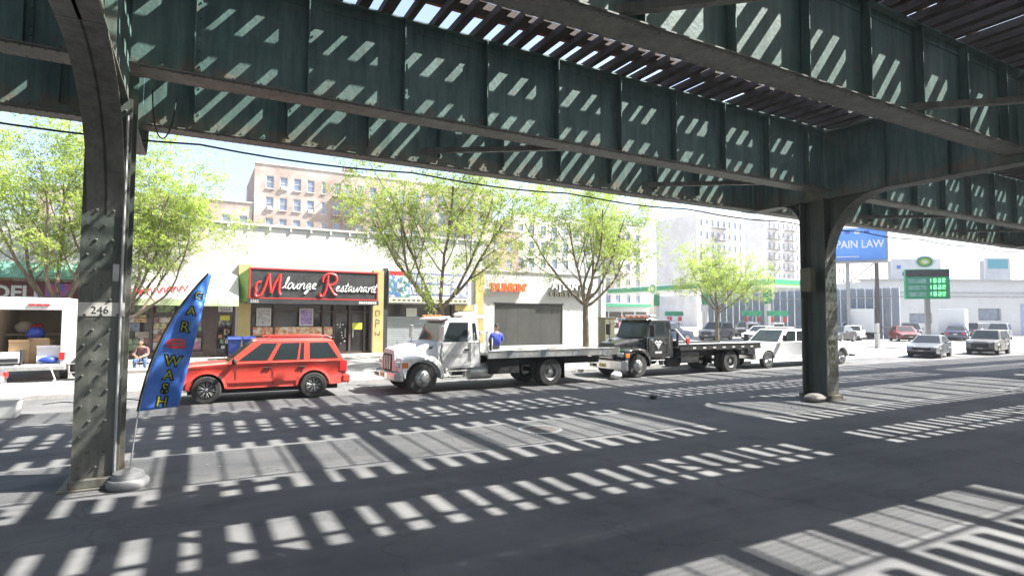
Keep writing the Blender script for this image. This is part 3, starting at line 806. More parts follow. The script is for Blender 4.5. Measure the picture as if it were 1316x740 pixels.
# script capitals built from strokes
capM = [bez((.05,.2),(-.1,.0),(.1,-.12),(.28,.02))+bez((.28,.02),(.5,.25),(.6,.75),(.72,1.0)), [(.72,1.0),(.76,.55),(.84,.12)], [(.84,.12),(1.05,.6),(1.32,1.0)], bez((1.32,1.0),(1.3,.6),(1.16,.12),(1.36,.06)), bez((.05,.2),(-.05,.45),(.1,.62),(.3,.6))]
capR = [bez((.42,.98),(.4,.6),(.32,.2),(.12,.04))+bez((.12,.04),(.0,-.02),(-.12,.08),(-.02,.18)), bez((.1,.66),(.05,1.0),(.5,1.12),(.86,1.0))+bez((.86,1.0),(1.1,.85),(.9,.5),(.45,.52)), bez((.45,.52),(.62,.4),(.72,.1),(.98,.08))]
stroke([[(.72+.9*a, 3.12+1.15*b_) for a, b_ in p] for p in capM], .075, M['red'], sb, 'script_capital', loc=(0,SF,0), n=6)
stroke([[(3.95+.86*a, 3.12+1.2*b_) for a, b_ in p] for p in capR], .075, M['red'], sb, 'script_capital', loc=(0,SF,0), n=6)
def cursive(word, x, z, s, mt, parent, y, sl=.3, r_=.03):
    E = {
     'l': (.42, [bez((0,.05),(.25,.2),(.45,1.3),(.3,1.32))+bez((.3,1.32),(.14,1.3),(.1,.1),(.42,.05))]),
     'o': (.6, [bez((.5,.62),(.2,.9),(-.02,.25),(.2,.04))+bez((.2,.04),(.45,-.1),(.62,.4),(.45,.62)), bez((.45,.62),(.5,.5),(.55,.5),(.62,.58))]),
     'u': (.7, [bez((.02,.62),(.1,.3),(.0,-.1),(.3,.05))+[(.52,.62)]+bez((.52,.62),(.48,.2),(.5,-.02),(.7,.06))]),
     'n': (.7, [[(.0,.55),(.1,.65),(.08,.02)]+bez((.08,.02),(.15,.5),(.45,.9),(.5,.5))+bez((.5,.5),(.48,.2),(.5,-.02),(.7,.06))]),
     'g': (.66, [bez((.5,.6),(.2,.85),(-.02,.25),(.2,.05))+[(.5,.55)]+bez((.5,.6),(.5,.1),(.45,-.6),(.15,-.5))+bez((.15,-.5),(.0,-.4),(.3,-.1),(.68,.08))]),
     'e': (.55, [bez((.03,.28),(.4,.3),(.5,.68),(.28,.68))+bez((.28,.68),(-.02,.6),(.0,-.1),(.56,.1))]),
     's': (.5, [bez((.0,.05),(.15,.2),(.25,.5),(.3,.72))+bez((.3,.72),(.3,.5),(.6,.1),(.2,.02)), bez((.2,.02),(.3,.0),(.4,.02),(.52,.08))]),
     't': (.45, [[(.3,1.1),(.16,.2)]+bez((.16,.2),(.16,-.05),(.3,.0),(.46,.1)), [(.02,.72),(.45,.76)]]),
     'a': (.68, [bez((.48,.62),(.15,.85),(-.05,.2),(.2,.04))+[(.48,.5),(.5,.64)]+bez((.5,.64),(.44,.2),(.46,-.02),(.68,.08))]),
     'r': (.5, [[(.0,.1),(.14,.7),(.34,.62)]+bez((.34,.62),(.28,.2),(.3,.0),(.5,.1))]),
    }
    ps = []; cx0 = x
    for ch in word:
        w, strokes = E[ch]
        for p in strokes: ps.append([(cx0+s*(a+sl*b_), z+s*b_) for a, b_ in p])
        cx0 += s*w*.98
    stroke(ps, r_, mt, parent, 'script_lettering', loc=(0, y, 0), n=5)
cursive('lounge', 2.0, 3.5, .47, M['white'], sb, SF)
cursive('estaurant', 4.68, 3.42, .44, M['white'], sb, SF)
for k in range(3): MB().box(6.78, 6.86, SF-.02, SF+.02, 3.42+.14*k, 3.5+.14*k).build('sign_dot', M['white'], sb)
# shopfront
fr = MB()
for xx in (.62, 1.72, 4.25, 4.85, 5.72, 6.55, 6.88): fr.box(xx, xx+.12, .08, .22, -.02, 2.75)
fr.box(.74, 6.88, .085, .215, 2.3, 2.4).box(4.37, 6.88, .085, .215, -.02, .12).box(.74, 4.85, .085, .215, .95, 1.03)
fr.build('shopfront_frame', M['brownframe'], B3)
MB().box(.62, 7.0, .45, .48, -.02, 2.75).build('shop_window', M['shopglass'], B3)
MB().box(.74, 4.85, .0, .2, -.02, .6).build('stall_riser', M['brownframe'], B3)
MB().box(.76, 4.83, .1, .12, 1.03, 1.5).build('food_print', M['food'], B3)
for xx, mm in ((.9, 'posterw'), (3.05, 'purple')):
    p = MB().box(xx, xx+.72, .04, .07, 1.56, 2.5).build('poster_frame', M['offwhite'], B3)
    MB().box(xx+.06, xx+.66, .03, .038, 1.62, 2.44).build('poster', M[mm], p)
for xx in (5.0, 5.88):
    d = MB().box(xx, xx+.62, .13, .17, .14, 2.24).build('door', M['shopglass'], B3)
    MB().box(xx+(.5 if xx < 5.5 else .06), xx+(.54 if xx < 5.5 else .1), .06, .1, .9, 1.4).build('handle', M['alu'], d)
MB().box(5.92, 6.48, .09, .11, 1.35, 1.72).build('yellow_notice', M['flagyel'], B3)
for k in range(9): 
    a, c = rnd.uniform(5.0, 5.5), rnd.uniform(.5, 1.6); MB().box(a, a+.07, .1, .12, c, c+.06).build('sticker', M['white'], B3)
# paint-pen tag on the right pier
stroke([[(7.2,2.45),(7.2,2.1),(7.42,2.2),(7.44,2.38),(7.2,2.45)], [(7.22,1.95),(7.2,1.45)], [(7.22,1.95),(7.42,1.85),(7.4,1.72),(7.22,1.7)], [(7.18,1.25),(7.2,1.0),(7.3,1.12),(7.42,1.0),(7.44,1.25)]], .012, M['black'], B3, 'graffiti', loc=(0,-.123,0), n=4)

# 4 shuttered shop with the blue and white sign
B4 = shop_block('shuttered_shop', 'shop with lowered grey shutter under a bleached blue and white sign', 9.6, 16.1, 7.28, (.28, 5.9, -.02, 2.85), M['whitewall'])
MB().box(.0, .26, -.06, -.003, -.3, 4.9).build('edge_post', M['signblk'], B4)
MB().box(5.9, 6.48, -.1, -.003, -.3, 5.0).build('pier', M['yellow'], B4)
MB().box(4.55, 5.88, -.03, .2, 2.45, 2.84).box(5.75, 5.88, -.03, .2, -.02, 2.45).build('door_surround', M['yellow'], B4)
sh = MB().box(.3, 4.4, .3, .33, -.02, 2.1).build('shutter', M['shutter'], B4)
for k in range(16): MB().box(.3, 4.4, .275, .298, .02+.13*k, .12+.13*k).build('slat', M['shutter'], sh, bevel=.01)
MB().box(.3, 4.4, .32, .35, 2.12, 2.85).build('transom', M['shopglass'], B4)
MB().box(1.5, 2.15, .25, .3, 2.1, 2.6).build('notice', M['offwhite'], B4)
MB().box(4.4, 4.52, .1, .3, -.02, 2.85).build('mullion', M['brownframe'], B4)
dr = MB().box(4.65, 5.7, .2, .25, -.02, 2.42).build('door', M['cabinet'], B4)
MB().box(4.75, 4.8, .12, .2, .9, 1.15).build('handle', M['alu'], dr)
sg = MB().box(.28, 5.4, -.16, -.003, 2.9, 4.8).build('sign_board', mat('sign_bleached', (.72,.72,.76), (.6,.61,.72), scale=1.0, rough=.6), B4)
MB().box(.3, 1.55, -.185, -.163, 3.25, 4.5).build('sign_picture', mat('sign_picture', (.06,.12,.4), (.05,.25,.12), scale=2.2, rough=.6, c3=(.65,.66,.66), c3scale=3.5, c3lo=.5, c3hi=.56), sg)
MB().box(.32, 1.4, -.185, -.163, 4.52, 4.76).build('sign_heading', M['red'], sg)
MB().box(1.58, 5.3, -.18, -.163, 4.66, 4.7).box(1.58, 5.3, -.18, -.163, 4.05, 4.09).box(1.58, 5.3, -.18, -.163, 3.38, 3.42).build('sign_rule', M['blue'], sg)
for tx, zz, xx in (('WALD', 4.16, 1.5), ('RI', 4.16, 3.3), ('WORLD', 3.5, 1.62)):
    text(tx, .66, mat('letter_blue', (.27,.3,.6), rough=.6), sg, xx+.03, -.165, zz-.03, extrude=.008, sx=.8, offset=.03)
    text(tx, .66, M['white'], sg, xx, -.175, zz, extrude=.012, sx=.8)
MB().box(4.2, 5.35, -.185, -.163, 3.3, 4.3).build('sign_picture', mat('sign_skyline', (.16,.17,.3), (.6,.62,.7), scale=3.0, rough=.6), sg)
MB().box(.3, 5.38, -.185, -.163, 2.93, 3.2).build('sign_footer', mat('sign_footer', (.62,.62,.35), (.7,.7,.62), scale=3, rough=.6), sg)
for k in range(16): MB().box(.5+k*.3, .5+k*.3+.2, -.19, -.187, 3.0, 3.12).build('footer_mark', M['cabinet'], sg)

# 5 white corner building
B5 = thing('white_corner_shop', 'low white corner building with orange letters and a big dark panel', 'shop', (16.1, FY, FZ))
mb = MB(); W5 = 9.75
wall_holes(mb, 0, W5, -.4, 5.05, [(.78, 6.05, .25, 2.95)], 0, .25)
shell(mb, 0, W5, 0, 12, -.4, 4.9)
mb.build('wall', M['whitewall2'], B5)
MB().box(-.04, W5+.06, -.07, .3, 5.05, 5.15).build('coping', M['offwhite'], B5)
pn = MB().box(.8, 6.03, .1, .14, .27, 2.93).build('dark_panel', M['panel'], B5)
for k in range(6): MB().box(.8+k*.872, .8+k*.872+.866, .06, .098, .3, 2.9).build('panel_sheet', M['panel'], pn)
MB().box(.7, 6.13, -.03, .05, 2.952, 3.02).build('panel_lintel', M['panel'], B5)
text("DUNKIN'", .68, M['orange'], B5, .42, -.2, 3.78, extrude=.09, sx=.93, offset=.03)
text('ATLANTIS', .6, M['galv'], B5, 4.95, -.2, 3.98, extrude=.12, sx=1.12, offset=.004)  # grey backing paints the dark shading behind the white letter faces
text('ATLANTIS', .6, M['white'], B5, 4.95, -.335, 3.98, extrude=.01, sx=1.12, offset=.006)
for k in range(10):
    xx = 4.85+k*.39
    o = MB().box(xx, xx+.09, -.3, -.1, 3.52, 3.8)
    if k % 3 == 0: o.box(xx+.09, xx+.24, -.3, -.1, 3.52, 3.58)
    elif k % 3 == 1: o.box(xx+.09, xx+.22, -.3, -.1, 3.72, 3.8).box(xx+.17, xx+.24, -.3, -.1, 3.52, 3.72)
    else: o.box(xx+.09, xx+.2, -.3, -.1, 3.63, 3.69).box(xx+.2, xx+.26, -.3, -.1, 3.52, 3.8)
    o.build('small_letter', M['cabinet'], B5)
mb = MB(); mb.tube([(9.3,-.05,5.0),(9.3,-.05,.1)], .05, 6); mb.build('downpipe', M['white'], B5)
MB().box(8.55, 8.65, -.06, -.003, 3.1, 3.25).build('wall_lamp', M['galv'], B5)
cab = tag(MB().box(0, .95, 0, .6, 0, 2.1).box(.06, .45, -.03, -.003, .15, 2.0).box(.5, .89, -.03, -.003, .15, 2.0).box(-.04,.99,-.05,.64,2.1,2.16).build('service_cabinet', M['cabinet'], bevel=.01, loc=(24.6, 31.6, FZ-.03)), 'tall olive service cabinet beside the white corner building', 'cabinet')

# ---- apartment blocks behind
def apartment(name, label, x0, x1, y, ztop, z0, bays, floors, fh, ww, wh, zfirst, mt, depth=14, ac=.2, side=None, cornice='offwhite', skip=(), frame=None):
    b_ = thing(name, label, 'apartment building', (0, y, 0))
    holes = []
    for fl in range(floors):
        for k, bx in enumerate(bays):
            w_ = ww if not isinstance(bx, tuple) else bx[1]
            c = bx if not isinstance(bx, tuple) else bx[0]
            if (fl, k) in skip: continue
            zz = zfirst - fl*fh
            if zz < z0+.3: continue
            holes.append((c-w_/2, c+w_/2, zz, zz+wh))
    mb = MB(); wall_holes(mb, x0, x1, z0, ztop, holes, 0, .25)
    shell(mb, x0, x1, 0, depth, z0, ztop-.5)
    mb.box(x0+.01, x1-.01, .01, .35, ztop-.49, ztop-.004)
    mb.build('wall', mt, b_)
    MB().box(x0-.08, x1+.08, -.12, .4, ztop, ztop+.15).build('coping', M[cornice], b_)
    for h_ in holes: window(b_, *h_, 0, ac=rnd.random() < ac, frame=frame)
    return b_
def fire_escape(parent, x, w, zs, mt, d=1.1):
    for i, z in enumerate(zs):
        f = MB().box(x, x+w, -d, -.003, z-.05, z)
        for k in range(int(w/.3)+1): f.box(x+k*.3-.015, x+k*.3+.015, -d, -d+.03, z, z+.95)
        f.box(x, x+w, -d, -d+.04, z+.92, z+.98)
        f.box(x, x+.04, -d, -.003, z+.9, z+.96).box(x+w-.04, x+w, -d, -.003, z+.9, z+.96)
        e = f.build('fire_escape', M[mt], parent)
        if i+1 < len(zs):
            z2 = zs[i+1]; s = MB(); a, c = (x+.3, x+w-.5) if i % 2 == 0 else (x+w-.5, x+.3)
            for dy in (-.35, -.85): s.tube([(a,dy,z2),(c,dy,z)], .04, 4)
            for k in range(1, 9):
                t = k/9; s.box(a+(c-a)*t-.1, a+(c-a)*t+.1, -.85, -.35, z2+(z-z2)*t-.02, z2+(z-z2)*t+.02)
            s.build('stair', M[mt], e)
bays = [-5.5+0*1, -3.6, 2.2, 4.6, 8.3, 10.0, 11.75, 13.5, (15.2, .5), 17.1, 18.55, 20.3, 22.1, 24.2, 26.4, 28.6, 30.6, 32.8, 35.0, 37.2, 39.2]
A1 = apartment('brick_apartments', 'pale brick apartment block with rusty fire escape behind the shops', 6.4, 41.5, 82, 22.6, .2, [b_ for b_ in bays if (b_[0] if isinstance(b_, tuple) else b_) > 7], 7, 2.82, .95, 1.7, 19.4, M['brick'], ac=.25)
fire_escape(A1, 16.3, 4.6, [19.1, 16.3, 13.45, 10.6, 7.8], 'iron')
fire_escape(A1, 33.8, 4.4, [19.1, 16.3, 13.45, 10.6, 7.8], 'iron')
MB().box(18.2, 19.4, 1.5, 2.6, 22.1, 23.9).build('chimney', M['brick'], A1)
MB().box(12.0, 12.6, 1.5, 2.0, 22.1, 23.2).build('chimney', M['ironblk'], A1)
mb = MB(); mb.tube([(19.9,1,22.1),(19.9,1,26)], .05, 4).box(19.4,20.4,.97,1.03,25.0,25.05).box(19.55,20.25,.97,1.03,25.5,25.55); mb.build('aerial', M['ironblk'], A1)
A0 = apartment('low_brick_apartments', 'lower pale brick block left of the tall apartments, behind the leafy tree', -16, 6.3, 82.2, 17.2, .2, [-14,-11.5,-9,-6.5,-4,-1.5,1.0,3.2,5.2], 5, 2.82, .95, 1.7, 13.8, M['brick'], ac=.2)
A2 = apartment('brown_brick_building', 'narrow brown brick building between the two pale apartment blocks', 41.6, 47.5, 84, 16.8, .2, [43.2, 45.8], 5, 2.9, .9, 1.6, 13.4, M['brickbrown'])
A3 = apartment('white_brick_apartments', 'white brick apartment block with red fire escape above the filling station', 47.6, 78, 86, 20.5, .2, [49,51.2,53.6,56,58.4,60.8,63.2,65.6,68,70.4,72.8,75.2], 6, 2.9, 1.05, 1.65, 16.9, M['brickwhite'], frame='ironblk')
fire_escape(A3, 66.5, 5, [16.6, 13.7, 10.8, 7.9], 'iron')
A4 = apartment('pale_tower_block', 'pale apartment tower with black fire escapes beyond the small tree', 106, 123, 100, 28.3, .2, [107.5+2.0*k for k in range(8)], 8, 3.0, .95, 1.7, 25.0, M['brickwhite'], frame='ironblk', ac=.1)
fire_escape(A4, 111.2, 5, [24.7-3*k for k in range(7)], 'ironblk')
A5 = apartment('far_white_block', 'farther pale block with dark fire escapes left of the right column', 144, 188, 110, 32.5, .2, [146+2.1*k for k in range(20)], 9, 3.0, .95, 1.7, 29.0, M['brickwhite'], frame='ironblk', ac=.1)
fire_escape(A5, 145.0, 5, [28.6-3*k for k in range(8)], 'ironblk')
fire_escape(A5, 152.5, 5, [28.6-3*k for k in range(8)], 'ironblk')
fire_escape(A5, 168, 5, [28.6-3*k for k in range(8)], 'ironblk')
# ================================================================== TREES
def tree(name, label, loc, stems, ztop, rad, seed, leaves, trunk_r=.16, leaf=.14, lean=(0,0), group='street trees on the pavement', droop=.25):
    """stems: list of (z where it leaves the trunk, azimuth, outward reach, final height)"""
    r_ = random.Random(seed)
    root = thing(name, label, 'tree', loc, 0, group)
    tb = MB(); tips = []
    def branch(p, d, L, rad_, lev, curve):
        n = max(3, int(L/.45)); pts = [p]; rs = [rad_]; q = Vector(p); dd = d.copy()
        for i in range(n):
            dd = (dd + Vector((r_.uniform(-.16,.16), r_.uniform(-.16,.16), r_.uniform(-.08,.12)+curve))).normalized()
            q = q + dd*(L/n); pts.append(q.copy()); rs.append(rad_*(1-.62*(i+1)/n))
        tb.tube(pts, rs, 7 if lev < 2 else (5 if lev < 3 else 3), caps=False)
        if lev >= 2:
            for i in range(1, len(pts)): tips.append((pts[i], dd.copy(), lev))
        if lev < 4:
            kids = {0: 6, 1: 6, 2: 4, 3: 3}[lev]
            for k in range(kids):
                t = .28+.72*(k+.5*r_.random()+.4)/kids; i = min(len(pts)-1, max(1, int(t*n)))
                base = pts[i]; az = r_.uniform(0, 2*math.pi)
                side = dd.orthogonal().normalized(); side.rotate(Matrix.Rotation(az, 3, dd))
                nd = (dd*.75 + side*r_.uniform(.5, .95) + Vector((0,0,.12 if lev < 2 else -droop*.3))).normalized()
                branch(base, nd, L*r_.uniform(.42, .62), rs[i]*.52, lev+1, .03 if lev < 2 else -.05)
    # trunk
    zs = max(s[0] for s in stems)
    tp = []; tr = []
    for i in range(9):
        t = i/8; tp.append(Vector((lean[0]*t + r_.uniform(-.03,.03)*(i > 0), lean[1]*t + r_.uniform(-.03,.03)*(i > 0), -.08+(zs+.08)*t))); tr.append(trunk_r*(1.35 if i == 0 else 1.1-.25*t))
    tb.tube(tp, tr, 10)
    for z, az, reach, hgt in stems:
        p = tp[min(8, int(round(z/zs*8)))].copy(); p.z = min(z, zs)
        v = Vector((math.cos(az)*reach, math.sin(az)*reach, hgt-z)); 
        branch(p, (v.normalized()+Vector((math.cos(az),math.sin(az),0))*.35).normalized(), v.length*.92, trunk_r*.48, 1, .06)
    tb.build('trunk', M['bark'], root, smooth=True)
    # leaves: sprays of small leaflets around the twigs
    vs_, fs = [], []
    r_.shuffle(tips)
    per = 15
    nsp = min(len(tips), leaves//per)
    for k in range(leaves//per):
        p, d, lv = tips[k % len(tips)]
        p = p + Vector((r_.gauss(0,.12), r_.gauss(0,.12), r_.gauss(0,.09)))
        sp = (d*.6 + Vector((r_.uniform(-1,1), r_.uniform(-1,1), r_.uniform(-.55,.15)))).normalized()
        L = r_.uniform(.2, .5)
        for j in range(per):
            t = (j+.5)/per
            c = p + sp*L*t + Vector((r_.gauss(0,.07), r_.gauss(0,.07), r_.gauss(0,.05)-droop*.25*t))
            a = Vector((r_.uniform(-1,1), r_.uniform(-1,1), r_.uniform(-.6,.6))).normalized()
            b_ = a.cross(Vector((r_.uniform(-.5,.5), r_.uniform(-.5,.5), 1))).normalized()
            s = leaf*r_.uniform(.55, 1.15); w = s*r_.uniform(.3, .48)
            i0 = len(vs_)
            vs_ += [c-a*s*.5, c+b_*w*.5, c+a*s*.5, c-b_*w*.5]; fs.append((i0,i0+1,i0+2,i0+3))
    me = bpy.data.meshes.new('crown'); me.from_pydata([tuple(v) for v in vs_], [], fs); me.materials.append(M['leaf'])
    ob('crown', me, root)
    return root
T1 = tree('street_tree', 'multi-stemmed tree at far left, growing behind the white van', (-4.75, 28.6, .25), [(2.0,2.6,2.4,8.0),(2.3,.6,2.3,8.8),(2.6,4.4,2.0,7.4),(2.7,1.7,1.4,9.0),(2.2,-.5,1.5,6.8),(2.4,3.4,2.8,7.0)], 8.5, 3, 3, 38000, .17, droop=.2)
T2 = tree('street_tree', 'leafy tree behind the near riveted column, over the white awning', (-2.75, 28.9, .28), [(1.9,.2,4.0,6.2),(2.3,.5,3.6,7.6),(2.5,2.0,2.2,8.8),(2.6,-.9,2.6,7.4),(2.4,3.4,2.4,8.0),(2.0,-.2,4.6,5.2),(2.5,.9,2.8,8.4)], 8.5, 4, 8, 48000, .14, lean=(.3,0))
T3 = tree('street_tree', 'tall forked tree between the restaurant and the cab of the white truck', (10.45, 26.2, .22), [(2.3,3.0,3.7,8.2),(2.5,1.2,2.4,9.2),(2.6,.15,3.8,8.2),(2.6,4.6,2.2,8.8),(2.4,2.2,2.6,8.0),(2.7,5.6,3.4,7.4),(2.3,3.4,4.2,6.2)], 9, 4, 21, 54000, .185)
T4 = tree('street_tree', 'spreading tree in front of the white corner building and its letters', (18.9, 25.9, .2), [(2.9,2.8,4.2,7.6),(3.0,1.4,2.4,9.2),(3.1,.2,4.2,7.8),(2.9,-.25,4.8,5.4),(3.1,4.4,2.6,8.4),(3.0,3.6,3.9,7.0),(3.0,.8,3.4,8.8)], 9, 4, 34, 54000, .175)
T5 = tree('street_tree', 'small slender tree standing in front of the filling station pumps', (29.2, 25.9, .3), [(2.6,2.9,3.0,5.3),(2.7,1.5,1.8,6.4),(2.8,.1,3.3,5.2),(2.6,4.4,2.2,5.2),(2.5,5.6,2.8,4.6),(2.6,3.5,2.7,4.3),(2.7,.7,2.4,6.0)], 6, 3, 55, 28000, .11)

# ================================================================== VEHICLES (built facing -x, near side -y)
def wheel_meshes(r_, w, rim, mats, spokes=8, dual=False):
    t = MB().lathe([(r_*.62,-w/2+.06),(r_*.62,-w/2),(r_*.93,-w/2),(r_,-w/2+.035),(r_,w/2-.035),(r_*.93,w/2),(r_*.62,w/2),(r_*.62,-w/2+.06)], 'y', n=28, caps=False)
    ty = t.mesh('tyre', M['tyre'], True)
    q = MB().lathe([(r_*.61,-w/2+.005),(r_*.63,-w/2-.004),(r_*.56,-w/2+.004),(r_*.53,-w/2+.06),(r_*.2,-w/2+.07),(r_*.0001,-w/2+.07)], 'y', n=28, m=0, caps=False)
    for k in range(spokes):
        a = 2*math.pi*k/spokes; c, s = math.cos(a), math.sin(a)
        for e in (-.12, .12):
            a2 = a+e*1.2; c2, s2 = math.cos(a2), math.sin(a2)
            q.tube([(c*r_*.16, -w/2+.05, s*r_*.16), (c2*r_*.57, -w/2+.012, s2*r_*.57)], r_*.03, 4, m=1)
    q.lathe([(r_*.0001,-w/2+.02),(r_*.12,-w/2+.03),(r_*.16,-w/2+.07)], 'y', n=12, m=1, caps=False)
    return ty, q.mesh('rim', [M[mats[0]], M[mats[1]]], True)
def truck_wheel_meshes(r_, w, rear):
    ty = MB().lathe([(r_*.55,-w/2+.08),(r_*.55,-w/2),(r_*.94,-w/2),(r_,-w/2+.04),(r_,w/2-.04),(r_*.94,w/2),(r_*.55,w/2),(r_*.55,-w/2+.08)], 'y', n=30, caps=False).mesh('tyre', M['tyre'], True)
    if rear: q = MB().lathe([(r_*.56,-w/2-.005),(r_*.5,-w/2+.02),(r_*.46,-w/2+.16),(r_*.2,-w/2+.17),(r_*.18,-w/2+.03),(.001,-w/2+.02)], 'y', n=26, caps=False)
    else: q = MB().lathe([(r_*.56,-w/2-.005),(r_*.52,-w/2+.03),(r_*.4,-w/2-.02),(r_*.24,-w/2-.05),(r_*.2,-w/2-.11),(.001,-w/2-.12)], 'y', n=26, caps=False)
    for k in range(8):
        a = 2*math.pi*k/8
        if rear: q.lathe([(.018,-w/2+.1),(.018,-w/2+.15)], 'y', (r_*.33*math.cos(a),0,r_*.33*math.sin(a)), 6)
        else: q.lathe([(.018,-w/2-.07),(.018,-w/2-.02)], 'y', (r_*.33*math.cos(a),0,r_*.33*math.sin(a)), 6)
    return ty, q.mesh('rim', M['alurim'], True)
def put_wheel(parent, ms, x, y, z, near):
    e = ob('wheel', ms[0], parent, loc=(x, y, z))
    ob('rim', ms[1], e)
    e.rotation_euler = (0, rnd.uniform(0, 1.5), 0 if near else math.pi)
    return e
def arch_profile(top, wheels, sill, arch_gap=.05):
    """top: points front -> rear; bottom runs rear -> front with wheel arches"""
    pts = list(top)
    for x, r_, zc in sorted(wheels, reverse=True):
        R_ = r_+arch_gap
        t0 = math.asin(max(-1, min(1, (sill-zc)/R_)))
        n = 10
        for i in range(n+1):
            t = t0 + (math.pi-2*t0)*i/n
            pts.append((x+R_*math.cos(t), zc+R_*math.sin(t)))
    return pts
def slab_body(mb, prof, W, m=0, shoulder=.05, edge=.03, cx_=0, cz_=.7, taper=0.0):
    loops = []
    def ins(k): return [(cx_+(x-cx_)*(1-k*.35), cz_+(z-cz_)*(1-k)) for x, z in prof]
    for y, k in ((-W/2+.012, edge*2.4), (-W/2, edge*1.5), (-W/2+.006, edge*.8), (-W/2+.025, edge*.3), (-W/2+shoulder, 0), (W/2-shoulder, 0), (W/2-.025, edge*.3), (W/2-.006, edge*.8), (W/2, edge*1.5), (W/2-.012, edge*2.4)):
        x_lo, x_hi = min(p[0] for p in prof), max(p[0] for p in prof); hw = (x_hi-x_lo)/2; xm = (x_hi+x_lo)/2
        loops.append([(x, y*(1-taper*max(0, (abs(x-xm)/hw-.72)/.28)**2), z) for x, z in ins(k)])
    mb.loft(loops, m)
class Cabin:
    """greenhouse: belt loop to roof loop, with helpers to lay panes on its faces"""
    def __init__(s, xb0, xb1, xr0, xr1, zb, zr, wb, wr):
        s.__dict__.update(locals())
    def mesh(s, mb, m=0):
        loops = []
        for t, k in ((0,0),(.55,0),(.9,.0),(.97,.03),(1,.07)):
            x0 = s.xb0+(s.xr0-s.xb0)*min(t, .97)+k*1.2; x1 = s.xb1+(s.xr1-s.xb1)*min(t,.97)-k*1.2; w = s.wb+(s.wr-s.wb)*t-k*.9; z = s.zb+(s.zr-s.zb)*t
            c = .06
            loops.append([(x0+c*.4,-w,z),(x1-c*.4,-w,z),(x1,-w+c,z),(x1,w-c,z),(x1-c*.4,w,z),(x0+c*.4,w,z),(x0,w-c,z),(x0,-w+c,z)])
        mb.loft(loops, m)
    def x_at(s, f, t):
        a = s.xb0+(s.xr0-s.xb0)*t; b_ = s.xb1+(s.xr1-s.xb1)*t
        return a+(b_-a)*f
    def side(s, pts, off=.005, sd=-1):
        """pts in (x, t)"""
        return [(x, sd*(s.wb+(s.wr-s.wb)*t+off), s.zb+(s.zr-s.zb)*t) for x, t in pts]
    def front(s, t0, t1, m0, off=.006, back=False):
        r_ = []
        for t, sg in ((t0,-1),(t0,1),(t1,1),(t1,-1)):
            w = (s.wb+(s.wr-s.wb)*t)-m0
            x = (s.xb1+(s.xr1-s.xb1)*t+off) if back else (s.xb0+(s.xr0-s.xb0)*t-off)
            r_.append((x, sg*w, s.zb+(s.zr-s.zb)*t))
        return r_
def pane(pts, name, mt, parent, th=.004):
    return MB().poly(pts).build(name, mt, parent)

